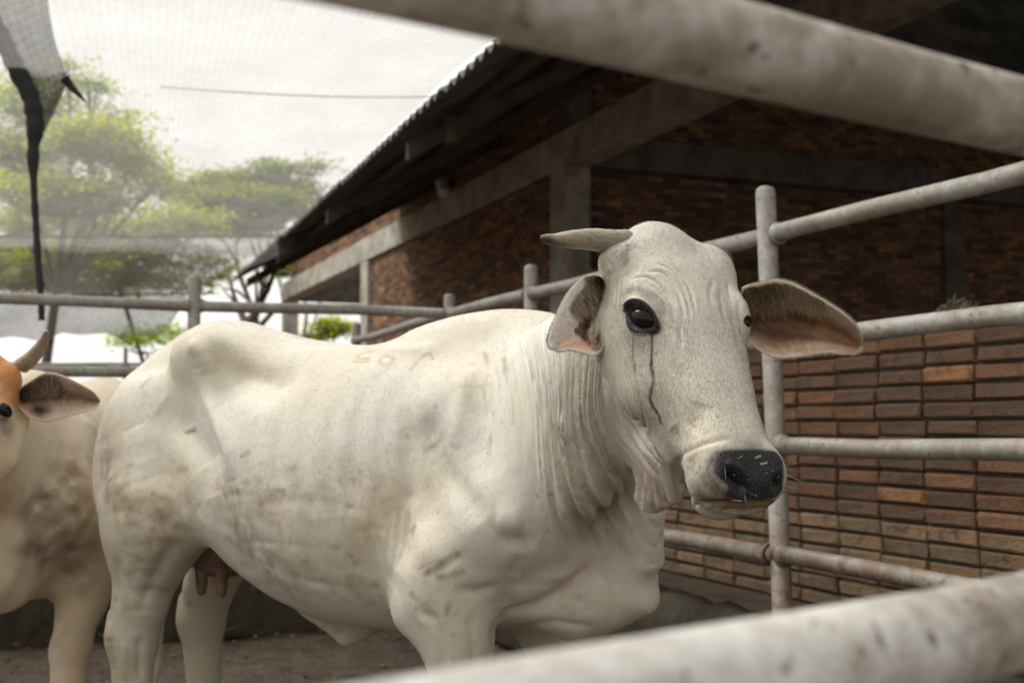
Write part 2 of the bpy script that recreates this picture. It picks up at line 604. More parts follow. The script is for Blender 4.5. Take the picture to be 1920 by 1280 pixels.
NECK_GUIDES = [smooth_line(g) for g in (
    [(905, 640), (925, 700), (935, 780), (930, 860)],
    [(985, 640), (1000, 740), (1003, 830), (1010, 920)],
    zN((548, 150), (572, 330), (586, 520), (606, 660), (640, 800)),
    zN((600, 190), (612, 380), (640, 540), (668, 690), (700, 800), (745, 880)),
    zN((640, 190), (640, 400), (668, 560), (705, 700), (755, 800), (770, 930)),
    zN((672, 190), (676, 420), (705, 560), (755, 680), (800, 790), (812, 880)),
    zN((705, 190), (702, 380), (735, 520), (785, 640), (850, 800)),
    zN((735, 200), (733, 360), (772, 490), (830, 610), (880, 740)),
    zN((758, 300), (800, 430), (850, 520), (895, 600), (915, 700)))]

def neck_coord(S):
    """position across the hanging neck folds (0 at the shoulder, rising to the cheek) and a mask"""
    px = project(S.V)
    ys = np.linspace(600, 1060, 47)
    X = []
    for g in NECK_GUIDES:
        g = np.array(g); o = np.argsort(g[:, 1]); g = g[o]
        x = np.interp(ys, g[:, 1], g[:, 0]); sl = (g[-1, 0] - g[-4, 0]) / max(g[-1, 1] - g[-4, 1], 1)
        x = np.where(ys > g[-1, 1], g[-1, 0] + sl * (ys - g[-1, 1]), x); X.append(x)
    X = np.maximum.accumulate(np.array(X) + np.arange(len(X))[:, None] * 1.0, axis=0)
    k = np.clip((px[:, 1] - 600) / 10, 0, 45.99); k0 = k.astype(int); fr = k - k0
    u = np.full(len(S.V), -1.0)
    for j in range(len(X) - 1):
        a = X[j][k0] * (1 - fr) + X[j][k0 + 1] * fr; b = X[j + 1][k0] * (1 - fr) + X[j + 1][k0 + 1] * fr
        m = (px[:, 0] >= a) & (px[:, 0] < b)
        u[m] = j + ((px[:, 0] - a) / np.maximum(b - a, 1e-3))[m]
    y = px[:, 1]
    view = S.V - np.array(EYE); view /= np.linalg.norm(view, axis=1)[:, None]
    facing = np.clip(-(view * S.N).sum(1) * 2.2, 0, 1)
    mask = (u >= 0) * np.clip((u - .2) / 2.0, 0, 1) * np.clip((8 - u) / .6, 0, 1) * np.clip((y - 590) / 60, 0, 1) * np.clip((1060 - y) / 140, 0, 1) * facing
    return u, y, mask

def detail_main(S, C):
    u, yy, mask = neck_coord(S)
    q = np.stack([u * 2.6, yy * .0036, np.zeros_like(u)], 1)
    rid = np.minimum(np.abs(vnoise(q, 1, 4, 2, .6)) * 4.2, 1.3) - .75
    S.D += mask * (.0042 * rid + .0016 * vnoise(np.stack([u * 8, yy * .008, u * 0], 1), 1, 8, 2))
    S.neck = (np.where(mask > 0, u, 0), mask * np.clip((905 - yy) / 150, .12, 1))
    rnd = random.Random(3)
    st = lambda pts, w, amp, ends=.18, side=0.0: S.stroke(C.line(pts), w, amp, ends, side)
    # --- big forms of the trunk
    st([(428, 690), (470, 705), (510, 715)], .060, -.032, 0)
    st([(450, 690), (490, 700)], .03, -.010, 0)
    st([(372, 690), (390, 740), (415, 800), (430, 850), (436, 900)], .026, .021, .35)
    st([(352, 640), (378, 660), (392, 700)], .022, .014, .25)
    st([(300, 760), (345, 800), (390, 860), (400, 930)], .045, -.020, .3)
    st([(255, 800), (270, 900)], .06, .010, .3)
    st([(200, 720), (250, 700), (320, 680)], .04, -.008, .3)
    st([(803, 812), (808, 825)], .045, -.016, 0)
    st([(805, 830), (840, 890), (885, 950), (900, 980)], .032, -.010)
    st([(760, 800), (770, 900), (768, 990), (745, 1070)], .022, -.007)
    st([(770, 930), (790, 1010), (800, 1060)], .03, .008)
    st([(925, 1008), (970, 1012), (1010, 1018)], .028, -.010, .3)
    st([(930, 975), (985, 978)], .03, .010, .3)
    st([(975, 1040), (960, 1080)], .018, -.006, .3)
    st([(800, 1085), (850, 1050), (880, 1035)], .012, -.004, .3)
    st([(850, 1105), (890, 1110), (935, 1100)], .016, -.009, .3)
    st([(925, 1230), (926, 1180), (945, 1150), (1000, 1135), (1050, 1110), (1095, 1075), (1125, 1040)], .014, -.016, .15)
    st([(955, 1118), (1010, 1095), (1060, 1070)], .03, .009, .2)
    # sinews and bone of the legs, shoulder and brisket
    st([(330, 1010), (290, 1080), (262, 1150)], .022, -.010, .25)
    st([(225, 1010), (222, 1090), (214, 1160)], .016, -.007, .25)
    st([(205, 1165), (204, 1200)], .016, .008, .2)
    st([(262, 1190), (262, 1275)], .012, -.007, .2); st([(232, 1200), (236, 1275)], .010, .005, .2)
    st([(236, 930), (280, 980), (330, 985)], .03, -.010, .3); st([(200, 870), (230, 960), (236, 1040)], .03, .008, .3)
    st([(795, 1130), (825, 1190), (838, 1260)], .014, -.008, .2); st([(880, 1150), (888, 1210), (892, 1260)], .012, -.006, .2)
    st([(768, 1110), (790, 1150), (822, 1165)], .012, -.007, .2, .002)
    st([(880, 690), (862, 770), (850, 840)], .024, .009, .25); st([(905, 720), (900, 820), (905, 900)], .03, -.009, .3)
    st([(960, 880), (1010, 960), (1040, 1040)], .022, -.007, .3)
    st([(1010, 1085), (1060, 1100), (1110, 1150)], .016, -.006, .25, .002); st([(960, 1175), (1040, 1165), (1120, 1175)], .012, -.006, .2, .002)
    st([(950, 1200), (1000, 1185), (1040, 1195)], .010, -.006, .2, .002); st([(1120, 1060), (1140, 1110), (1150, 1170)], .012, -.006, .25, .003)
    # heavy lower folds of the dewlap
    for L in ([(1050, 860), (1075, 940), (1110, 1010), (1130, 1060)], [(1080, 850), (1110, 930), (1145, 990), (1160, 1030)], [(1110, 830), (1150, 910), (1178, 980), (1185, 1030)],
              [(1150, 850), (1180, 930), (1196, 1000), (1200, 1060)], [(1030, 900), (1045, 970), (1075, 1040)]):
        st(smooth_line(L), .0095, -.013, .22, .005)
    for L in ([(1066, 860), (1092, 935), (1128, 1000), (1146, 1045)], [(1096, 840), (1130, 920), (1162, 985), (1172, 1030)], [(1132, 850), (1166, 925), (1188, 995)]):
        st(smooth_line(L), .013, .009, .3)
    # ribs, faint
    for i in range(6):
        x = 500 + i * 48
        st([(x + 18, 720), (x, 820), (x - 4, 930), (x + 8, 1020)], .020, .0014 * (1 + .5 * math.sin(i * 2.3)))
        st([(x + 42, 720), (x + 24, 820), (x + 20, 930), (x + 32, 1020)], .016, -.0012)
    # spine
    st([(430, 622), (560, 640), (700, 655), (830, 655)], .02, .006, .1)
    # skin creases behind the elbow and on the flank
    for pts in ([zR((1060, 690), (1045, 800), (1040, 900), (1050, 955))], [zR((1085, 680), (1078, 780), (1062, 880), (1052, 955))],
                [zR((1120, 700), (1100, 800), (1075, 900))], [zR((880, 600), (910, 680), (905, 760))], [zR((1010, 780), (1040, 900), (1060, 960))]):
        st(smooth_line(pts[0]), .007, -.004, .2, .0012)
    st(zR((415, 700), (450, 760), (470, 830)), .03, .008, .3)
    for k in range(34):         # belly skin ripples
        x = rnd.uniform(430, 720); y = rnd.uniform(900, 1110)
        a = rnd.uniform(-.25, .35); l = rnd.uniform(30, 75)
        st([(x - l, y - a * l), (x, y + rnd.uniform(-5, 5)), (x + l, y + a * l)], rnd.uniform(.008, .014), rnd.choice((-1, .5)) * .0015, .4)
    # --- neck: hanging folds
    n = len(NECK_GUIDES)
    for i in range(n - 1):
        m = 1 if i < 4 else 2
        for k in range(m):
            t = (k + rnd.uniform(-.2, .2)) / m
            L = lerp_line(NECK_GUIDES[i], NECK_GUIDES[i + 1], min(max(t, 0), 1))
            wob = rnd.uniform(1, 4)
            ph = rnd.uniform(0, 6)
            L = [(x + wob * math.sin(ph + j * .6), y) for j, (x, y) in enumerate(L)]
            a = rnd.randint(0, 3); b = len(L) - rnd.randint(0, 3)
            s = 0.45 if i < 2 else 1.0
            deep = 1.0 if k == 0 else .6
            st(L[a:b], rnd.uniform(.005, .010), -rnd.uniform(.003, .009) * s * deep, .25, .0030 * s)
    for i in range(n - 1):      # rounded rolls between the main folds
        L = lerp_line(NECK_GUIDES[i], NECK_GUIDES[i + 1], .5)
        st([tuple(q) for q in L], .019, rnd.uniform(.001, .006) if i >= 2 else .002, .25)
    st(zN((640, 415), (648, 445)), .020, .008, 0)
    st(zN((628, 420), (632, 455), (645, 475)), .006, -.004, .1)
    for L in (zN((790, 300), (830, 430), (890, 520), (935, 590)), zN((760, 240), (765, 330), (800, 440), (870, 540), (890, 640), (888, 700)),
              zN((850, 440), (905, 540), (960, 600)), zN((905, 560), (893, 640), (893, 700)), zN((925, 600), (935, 660), (938, 700)),
              zN((950, 610), (960, 660), (985, 690)), zN((900, 720), (940, 760), (972, 760)), zN((905, 800), (940, 830), (965, 800)),
              zN((915, 880), (940, 890)), zN((830, 560), (870, 680), (905, 800), (915, 900))):
        st(smooth_line(L), .008, -.0038, .2, .0012)
    # --- face
    W = .0042
    for L in (zA((330, 560), (400, 515), (480, 510), (560, 555), (635, 640), (685, 740), (700, 830), (710, 900)),
              zA((560, 400), (660, 440), (730, 520), (780, 620), (815, 740), (828, 850)),
              zA((480, 470), (600, 470), (680, 560), (740, 660), (770, 770), (780, 860)),
              zA((620, 380), (740, 470), (810, 580), (850, 700), (860, 790)),
              zA((740, 880), (750, 980), (770, 1060)),
                            zA((205, 500), (210, 430), (165, 380)), zA((240, 520), (236, 620), (225, 720)), zA((280, 520), (262, 640), (250, 760)),
              zA((195, 470), (180, 520), (160, 600))):
        st(smooth_line(L), W, -.0042, .2, .0018)
    for L in (zA((1010, 520), (985, 640), (1005, 760)), zA((1060, 600), (1085, 760), (1105, 840), (1175, 900)),
              zA((1135, 520), (1135, 620), (1160, 720)), zA((1215, 690), (1222, 800), (1245, 900)), zA((1150, 820), (1200, 960), (1215, 1050))):
        st(smooth_line(L), .0055, -.0020, .25, .0007)
    for L in (zB((118, 0), (140, 200), (190, 440), (250, 610), (310, 710), (385, 790)),
              zB((60, 0), (90, 250), (150, 430), (240, 620)), zB((0, 380), (90, 470), (200, 640), (330, 780))):
        st(smooth_line(L), .006, -.006, .2, .002)
    st(smooth_line(zB((445, 760), (480, 690), (590, 632), (700, 595), (840, 562))), .007, -.0055, .2, .002)
    st(smooth_line(zB((445, 720), (455, 850), (490, 980), (535, 1060))), .008, -.008, .15, .002)
    st(smooth_line(zB((400, 480), (440, 600), (450, 700))), .016, -.006, .2)
    st(smooth_line(zB((640, 300), (600, 390), (540, 520))), .02, -.004, .2)
    st(smooth_line(zB((560, 1060), (760, 1045), (950, 1060), (1120, 1045), (1230, 1030))), .005, -.009, .1)
    # upper lip & nostrils
    st(zB((855, 850), (885, 880), (905, 915)), .011, -.020, 0)
    st(zB((835, 820), (850, 860)), .008, -.010, 0)
    st(zB((1190, 880), (1195, 930)), .008, -.014, 0)
    st(smooth_line(zB((800, 760), (900, 790), (960, 850), (960, 930))), .008, .005, .1)
    st(smooth_line(zB((800, 900), (830, 960), (900, 985))), .008, .003, .1)
    # eye socket with heavy lids
    st(zA((390, 810), (450, 850)), .020, -.010, 0)
    st(smooth_line(zA((300, 770), (340, 715), (400, 700), (470, 740), (530, 820), (565, 920))), .006, .009, .1)
    st(smooth_line(zA((320, 830), (360, 920), (430, 945), (520, 935), (570, 940))), .006, .006, .1)
    st(smooth_line(zA((290, 660), (350, 600), (450, 610), (560, 690), (610, 800))), .010, .006, .2)

BLACK, SKIN, PINK, GREY, DIRT, BROWN = (.012, .012, .014), (.33, .19, .13), (.55, .32, .25), (.19, .16, .125), (.215, .165, .10), (.20, .085, .035)

def colour_main(S, C, base):
    n1 = vnoise(S.V, 9, 1, 3); n2 = vnoise(S.V * np.array([1, 1, .55]), 48, 2, 3, .65)
    n3 = vnoise(S.V * np.array([1, 1, 2.6]), 14, 3, 3)
    blot = np.clip(.05 + 1.1 * n1 + 1.2 * n2 + 1.1 * n3, -1, 1.4)
    def noise(ix): return blot[ix]
    col = np.tile(np.array(base, float), (len(S.V), 1))
    S.grey = np.zeros(len(S.V))
    # hide: faint yellowish and greyish clouds in the white coat
    c1 = np.clip(vnoise(S.V, 5, 5, 3) * .8 + .3, 0, 1)[:, None]; col = col * (1 - .16 * c1 * np.array([.5, .8, 1.5]))

    rnd = random.Random(11)  # shade of the ear opening painted into the skin colour
    wet = np.zeros(len(S.V))
    def paint(line, w, c, a, ends=0.0, rough=0.0):
        ix, g = S.weight(line, w, ends)
        if not len(ix): return
        g = np.clip(g * (1 + rough * noise(ix)) * a, 0, 1)[:, None]
        col[ix] = col[ix] * (1 - g) + np.array(c) * g
        return ix, g
    P = lambda pts, w, c, a, ends=0.0, rough=0.0: paint(C.line(pts), w, c, a, ends, rough)
    # dung and mud on thigh, flank and belly; shoulder hollows tinted darker too
    for pts, w, a in ((zR((90, 500), (110, 560), (130, 650)), .06, .42), (zR((150, 640), (190, 700), (260, 740), (340, 750)), .05, .40),
                      (zR((230, 740), (280, 800), (200, 880)), .06, .38), (zR((330, 670), (420, 690)), .035, .32),
                      (zR((480, 640), (540, 740), (610, 830), (650, 900)), .055, .34), (zR((560, 780), (640, 880), (720, 960)), .05, .35),
                      (zR((640, 640), (760, 660), (900, 650)), .07, .15), (zR((900, 590), (1000, 640), (1080, 680)), .06, .18),
                      (zR((600, 720), (800, 760), (960, 820)), .08, .15), (zR((740, 1060), (800, 1080), (860, 1090)), .04, .34),
                      (zR((110, 1150), (130, 1200), (150, 1250)), .045, .35), (zR((170, 1020), (240, 1020)), .03, .3),
                      (zR((700, 900), (850, 960), (1000, 1000)), .07, .22), (zR((200, 880), (260, 960), (300, 900)), .04, .25),
                      ([(800, 1075), (870, 1045)], .03, .18), ([(940, 1000), (1000, 1005)], .035, .28), ([(960, 1200), (1100, 1180)], .05, .18),
                      ([(800, 815), (815, 850)], .035, .3), (zR((380, 870), (420, 850)), .03, .2)):
        P(smooth_line(pts), w, DIRT, a, 0, 1.15)
    for k in range(70):
        x, y = rnd.uniform(190, 700), rnd.uniform(860, 1130)
        l = rnd.uniform(3, 14)
        P([(x, y), (x + l, y + rnd.uniform(-4, 4))], rnd.uniform(.004, .012), DIRT, rnd.uniform(.15, .5), 0, .8)
    for k in range(70):
        x, y = rnd.uniform(720, 1240), rnd.uniform(650, 1200)
        P([(x, y)], rnd.uniform(.0025, .005), DIRT, rnd.uniform(.3, .7))
    for L in (zR((355, 440), (385, 432)), zR((560, 525), (580, 510)), zR((225, 290), (250, 265)), zR((500, 650), (505, 665)), zN((125, 770), (140, 760), (135, 785)),
              zN((175, 915), (230, 880), (280, 850)), zN((210, 930), (300, 910)), zN((245, 1050), (250, 1020))):
        P(L, .007, (.16, .12, .075), .65, 0, .5)
    # branded figures on the back, tan hairless scars
    TAN = (.50, .34, .21)
    for L in (((697, 660), (680, 663), (668, 668)), ((668, 668), (676, 672), (690, 672)), ((690, 672), (688, 678), (664, 678)),
              ((738, 672), (722, 667), (712, 676), (718, 684), (730, 682), (738, 672)), ((738, 672), (728, 690), (710, 703)),
              ((795, 668), (785, 676), (772, 692)), ((795, 668), (806, 664), (810, 671))):
        P(smooth_line(list(L)) if len(L) > 2 else list(L), .0050, TAN, .75, 0, .5)
    # darker brown lines and patches along the neck folds
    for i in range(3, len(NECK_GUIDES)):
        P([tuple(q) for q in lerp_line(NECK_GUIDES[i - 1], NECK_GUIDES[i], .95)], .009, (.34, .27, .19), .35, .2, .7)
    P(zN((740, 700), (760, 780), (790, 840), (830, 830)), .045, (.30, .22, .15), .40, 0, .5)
    P(zN((640, 950), (700, 900)), .05, (.42, .32, .24), .4, 0, .6)
    for k in range(26):
        g = NECK_GUIDES[rnd.randint(0, 2)]
        i = rnd.randint(0, len(g) - 4)
        o = rnd.uniform(-30, 30)
        P([(x + o, y) for x, y in g[i:i + rnd.randint(2, 4)]], .005, (.24, .2, .15), rnd.uniform(.15, .45), .2, 1.0)
    # general greyness of the face, where dark skin shows through thin hair
    lf = (S.V - POSE.o) @ POSE.M.T - POSE.P
    hf = lf @ np.stack([POSE.a, POSE.y, POSE.z]).T
    S.grey = np.clip((.16 - np.abs(hf[:, 0] - .32)) / .10, 0, 1) * np.clip((.13 - np.abs(hf[:, 1])) / .05, 0, 1) * np.clip((hf[:, 2] + .16) / .06, 0, 1) * np.clip(.42 + .5 * n1, 0, 1)
    # brown tint on flanks and legs, stronger towards the bottom, broken by noise
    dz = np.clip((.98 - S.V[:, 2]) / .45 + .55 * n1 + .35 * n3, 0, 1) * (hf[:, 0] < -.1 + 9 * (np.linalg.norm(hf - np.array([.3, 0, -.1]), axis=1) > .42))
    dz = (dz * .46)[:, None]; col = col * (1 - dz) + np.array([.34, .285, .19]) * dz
    # pinkish throat
    P(zB((230, 900), (300, 1000), (390, 1060)), .04, (.55, .36, .28), .5, 0, .3)
    # grey of the face
    for pts, w, a in ((zB((300, 100), (420, 200), (560, 300)), .05, .28), (zA((560, 1000), (700, 960), (800, 1060)), .035, .42),
                      (zA((700, 900), (740, 1050), (760, 1200)), .022, .42), (zB((420, 320), (560, 400), (620, 330)), .03, .28),
                      (zA((440, 600), (560, 720), (610, 860)), .020, .42), (zA((330, 600), (420, 570), (500, 600)), .012, .4),
                      (zA((400, 1000), (460, 1100), (450, 1250)), .028, .34), (zA((1000, 620), (1080, 800)), .02, .2), (zB((760, 180), (620, 240)), .03, .2),
                      (zA((180, 440), (200, 500)), .015, .15), (zA((1150, 850), (1200, 950)), .015, .22), (zB((330, 500), (420, 640)), .03, .2)):
        ix, g = S.weight(C.line(smooth_line(pts)), w * 1.3, 0); S.grey[ix] = np.maximum(S.grey[ix], np.clip(g * a * 2.0 * (1 + .5 * blot[ix]), 0, 1))
    # muzzle: grey-brown skin, black moist pad, yellowish lip
    P(smooth_line(zB((560, 760), (640, 860), (600, 960))), .030, GREY, .35, 0, .8)
    P(smooth_line(zB((740, 700), (700, 820), (740, 950), (860, 1020))), .014, (.06, .05, .045), .75, 0, .9)
    P(smooth_line(zB((620, 1010), (800, 1060), (1000, 1070), (1200, 1040))), .014, (.20, .12, .05), .75, 0, .6)
    P(zB((860, 620), (1040, 600)), .014, (.2, .16, .14), .5, 0, .6)
    for pts, w in ((zB((810, 720), (900, 720), (1040, 715), (1180, 720)), .0145), (zB((800, 800), (860, 850), (900, 900)), .016),
                   (zB((960, 780), (1100, 790), (1170, 800)), .017), (zB((960, 870), (1080, 880), (1170, 880)), .016),
                   (zB((880, 960), (1000, 975), (1120, 970), (1180, 960)), .0125), (zB((1200, 760), (1205, 860), (1200, 950)), .009)):
        r = P(pts, w * .92, BLACK, 3.6)
        if r: wet[r[0]] = np.maximum(wet[r[0]], r[1][:, 0])
    P(zB((560, 1060), (760, 1047), (950, 1062), (1120, 1047), (1230, 1030)), .0035, (.05, .03, .02), .9)
    # eyes: black lids, tear stains
    for L, w in ((zA((300, 775), (340, 725), (400, 712), (470, 745), (530, 820), (560, 920)), .0042), (zA((320, 830), (360, 915), (430, 935), (520, 925), (560, 940)), .0040),
                 (zA((500, 830), (540, 920)), .009), (zA((345, 775), (410, 790), (470, 840), (520, 890)), .012), (zA((360, 850), (430, 880), (500, 900)), .010)):
        r = P(smooth_line(L), w * .95, BLACK, 3.6)
        wet[r[0]] = np.maximum(wet[r[0]], r[1][:, 0] * .8)
    P(smooth_line(zA((518, 945), (525, 1050), (520, 1150), (524, 1280)) + zB((258, 60), (262, 140), (240, 250), (250, 310), (295, 380), (320, 470))), .0030, (.035, .03, .026), 1.2, .03, .35)
    P(smooth_line(zA((380, 960), (372, 1060), (378, 1160), (385, 1280))), .0017, (.10, .085, .07), .7, .08, .8)
    P(smooth_line(zB((118, 0), (140, 200), (190, 440), (250, 610), (310, 710), (385, 790))), .0032, (.14, .08, .045), .7, .1, .8)  # dark brown line along the cheek crease
    for k in range(260):
        x, y = rnd.uniform(1190, 1440), rnd.uniform(680, 860)
        P([(x, y)], rnd.uniform(.0010, .0020), (.12, .10, .08), rnd.uniform(.15, .6))
    for k in range(110):
        x, y = rnd.uniform(1280, 1350), rnd.uniform(850, 950)
        P([(x, y), (x + rnd.uniform(-6, 0), y + rnd.uniform(2, 8))], .0013, (.12, .10, .08), rnd.uniform(.3, .7))
    return col, wet
# ------------------------------------------------------------------ materials of the yard
def concrete(name, c=(.30, .285, .26), stain=(.13, .115, .095)):
    m = Mat(name)
    a = m.noise(3.0, 6, .65); b = m.noise(22, 4, .6); d = m.noise(140, 2)
    col = m.mix(m.ramp(a, .35, .68), c, stain)
    col = m.mix(m.ramp(b, .42, .72, 0, .5), col, tuple(x * 1.25 for x in c))
    streak = m.noise(1.0, 4, .6, m.scaled((9, 9, .8)))
    col = m.mix(m.ramp(streak, .52, .72, 0, .55), col, stain)
    return m.fin(col, .92, m.bump(m.math('ADD', b, m.math('MULTIPLY', d, .4)), .35, .01), .10)

def pipe_paint(name, rust, zrust=None, c1=(.355, .355, .33), c2=(.25, .235, .20), stain=.6):
    m = Mat(name)
    a = m.noise(4.5, 6, .68); b = m.noise(34, 5, .65); d = m.noise(160, 3, .6)
    col = m.mix(m.ramp(b, .35, .7), c1, c2)
    col = m.mix(m.ramp(a, .40, .62, 0, stain), col, (.175, .13, .088))
    streak = m.noise(1.0, 5, .7, m.scaled((2.2, 2.2, 22)))
    col = m.mix(m.ramp(streak, .54, .70, 0, .55), col, (.16, .125, .088))
    speck = m.ramp(m.math('ADD', m.math('MULTIPLY', b, .6), m.math('MULTIPLY', m.noise(11, 5, .7), .4)), .60 - rust, .70 - rust)
    col = m.mix(speck, col, (.17, .085, .045))
    chip = m.ramp(m.noise(48, 4, .6), .62, .67)
    col = m.mix(m.math('MULTIPLY', chip, .8), col, (.10, .06, .04))
    if zrust is not None:          # dung-splashed lower rails
        sx = m.n.new("ShaderNodeSeparateXYZ"); m.l.new(m.co, sx.inputs[0])
        low = m.ramp(m.math('ADD', sx.outputs['Z'], m.math('MULTIPLY', m.noise(9, 5, .7), .45)), zrust, zrust - .35)
        col = m.mix(m.math('MULTIPLY', low, m.ramp(m.noise(17, 6, .75), .40, .60, 1.0, .12)), col, (.150, .088, .052))
    return m.fin(col, m.ramp(d, .3, .7, .42, .62), m.bump(m.math('ADD', d, m.math('MULTIPLY', b, 1.6)), .28, .0022), .45)

def brick_mat(name, use_attr):
    m = Mat(name)
    oi = m.n.new("ShaderNodeObjectInfo")
    src = m.attr("tint").outputs['Color'] if use_attr else oi.outputs['Color']
    add = m.n.new("ShaderNodeVectorMath"); add.operation = 'ADD'
    m.l.new(m.co, add.inputs[0])
    if not use_attr:
        cmb = m.n.new("ShaderNodeCombineXYZ")
        r = m.math('MULTIPLY', oi.outputs['Random'], 40.0)
        for i in range(3): m.l.new(r, cmb.inputs[i])
        m.l.new(cmb.outputs[0], add.inputs[1])
    v = add.outputs[0]
    a = m.noise(14, 5, .65, v); b = m.noise(90, 4, .6, v)
    col = m.mix(m.ramp(a, .40, .70, 0, .65), src, m.mix(.6, src, (.085, .065, .05)))
    col = m.mix(m.ramp(b, .55, .75, 0, .35), col, (.26, .21, .155))
    p = m.noise(7, 5, .75, v, 1.2)
    col = m.mix(m.ramp(p, .52, .64, 0, .6), col, (.085, .063, .05))      # burnt and dirty faces
    col = m.mix(m.ramp(m.noise(11, 5, .7, v, .8), .64, .72, 0, .6), col, (.30, .165, .095))   # freshly broken clay
    col = m.mix(m.ramp(m.noise(30, 5, .7, v), .60, .70, 0, .6), col, (.15, .125, .10))       # smeared mortar
    return m.fin(col, .92, m.bump(m.math('ADD', m.math('ADD', a, b), p), .8, .010), .2)

M = {}
M['concrete'] = concrete('concrete', (.52, .49, .44), (.26, .235, .195))
M['shaded_concrete'] = concrete('concrete_in_shade', (.20, .18, .155), (.10, .088, .075))  # same concrete darkened: the shed's interior shade is put into the colour
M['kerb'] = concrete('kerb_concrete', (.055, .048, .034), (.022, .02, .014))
M['mortar'] = concrete('mortar', (.115, .098, .08), (.05, .043, .036))
M['pipe'] = pipe_paint('pipe_paint', .0, 1.15)
M['pipe_near'] = pipe_paint('pipe_near', .01, None, (.66, .65, .615), (.46, .43, .38), .85)
M['brick'] = brick_mat('brick', False)
M['brick_cap'] = concrete('brick_cap', (.16, .11, .075), (.07, .05, .038))
M['brick_mass'] = brick_mat('brick_mass', True)
def simple(name, c, rough=.8, spec=.3, var=.3, sc=8.0):
    m = Mat(name)
    return m.fin(m.mix(m.ramp(m.noise(sc, 5, .6), .35, .7, 0, 1), c, tuple(x * (1 - var) for x in c)), rough, m.bump(m.noise(sc * 8, 3), .3, .004), spec)
M['asbestos'] = simple('roof_sheet', (.17, .165, .155), .9, .2, .5, 3)
M['steel'] = simple('purlin_steel', (.10, .085, .07), .7, .3, .4)
M['cloth'] = simple('rag_cloth', (.16, .12, .09), .9)
M['lampwhite'] = simple('lamp_housing', (.80, .78, .72), .5, .3, .1)
M['straw'] = simple('straw', (.30, .265, .20), .9, .2, .5, 20)

def net_mat(name, cover, tint):
    m = Mat(name)
    tr = m.n.new("ShaderNodeBsdfTransparent")
    df = m.n.new("ShaderNodeBsdfDiffuse"); tl = m.n.new("ShaderNodeBsdfTranslucent")
    for q in (df, tl): q.inputs['Color'].default_value = (*tint, 1)
    mx = m.n.new("ShaderNodeMixShader"); mx.inputs[0].default_value = .6
    m.l.new(df.outputs[0], mx.inputs[1]); m.l.new(tl.outputs[0], mx.inputs[2])
    # woven yarns: opacity follows the weave and its slack bands
    uv = m.n.new("ShaderNodeUVMap").outputs['UV']
    def wave(axis, sc):
        w = m.n.new("ShaderNodeTexWave"); w.wave_type = 'BANDS'; w.bands_direction = axis
        w.inputs['Scale'].default_value = sc; w.inputs['Distortion'].default_value = 1.2; w.inputs['Detail'].default_value = 2
        w.inputs['Detail Scale'].default_value = .6
        m.l.new(uv, w.inputs['Vector']); return w.outputs['Fac']
    wv = m.math('ADD', m.math('MULTIPLY', wave('X', 5.0), .5), m.math('MULTIPLY', wave('Y', 5.0), .5))
    big = m.noise(1.2, 4, .6, uv); fine = m.noise(9, 3, .6, uv)
    op = m.math('ADD', m.ramp(wv, .1, .9, cover - .04, cover + .05), m.math('MULTIPLY', m.math('SUBTRACT', m.math('ADD', m.math('MULTIPLY', big, .65), m.math('MULTIPLY', fine, .35)), .5), .62))
    fs = m.n.new("ShaderNodeMixShader")
    m.l.new(op, fs.inputs[0]); m.l.new(tr.outputs[0], fs.inputs[1]); m.l.new(mx.outputs[0], fs.inputs[2])
    m.l.new(fs.outputs[0], m.out.inputs['Surface'])
    return m.m
M['net'] = net_mat('shade_net', .41, (.43, .425, .41))
M['net_dark'] = net_mat('shade_net_double', .50, (.24, .235, .225))
M['net_strip'] = net_mat('shade_net_strip', .66, (.17, .165, .16))
M['net_lobe'] = net_mat('shade_net_folded', .80, (.055, .053, .05))
M['net_bunch'] = simple('net_bunch', (.035, .033, .032), .8)

def leaf_mat(name, c):
    m = Mat(name)
    n = m.noise(1.3, 4, .6)
    oi = m.noise(7, 2)
    col = m.mix(m.ramp(n, .35, .65), c, tuple(x * y for x, y in zip(c, (1.5, 1.25, .9))))
    col = m.mix(m.ramp(oi, .4, .7, 0, .5), col, tuple(x * .55 for x in c))
    df = m.n.new("ShaderNodeBsdfDiffuse"); tl = m.n.new("ShaderNodeBsdfTranslucent")
    m.l.new(col, df.inputs['Color'])
    tc = m.mix(1.0, col, (2.3, 2.3, .5), 'MULTIPLY'); m.l.new(tc, tl.inputs['Color'])
    mx = m.n.new("ShaderNodeMixShader"); mx.inputs[0].default_value = .62
    m.l.new(df.outputs[0], mx.inputs[1]); m.l.new(tl.outputs[0], mx.inputs[2]); m.l.new(mx.outputs[0], m.out.inputs['Surface'])
    return m.m
M['leaf_a'] = leaf_mat('leaf_light', (.20, .25, .022))
M['leaf_b'] = leaf_mat('leaf_mid', (.12, .16, .03))
M['leaf_c'] = leaf_mat('leaf_bright', (.17, .25, .03))
M['bark'] = simple('bark', (.22, .19, .15), .9, .2, .5, 6)

# ------------------------------------------------------------------ geometry helpers
AL = math.radians(21.9)
UH = Vector((-math.sin(AL), math.cos(AL), 0)); VH = Vector((math.cos(AL), math.sin(AL), 0))
def S3(v, u, z): return VH * v + UH * u + Vector((0, 0, z))

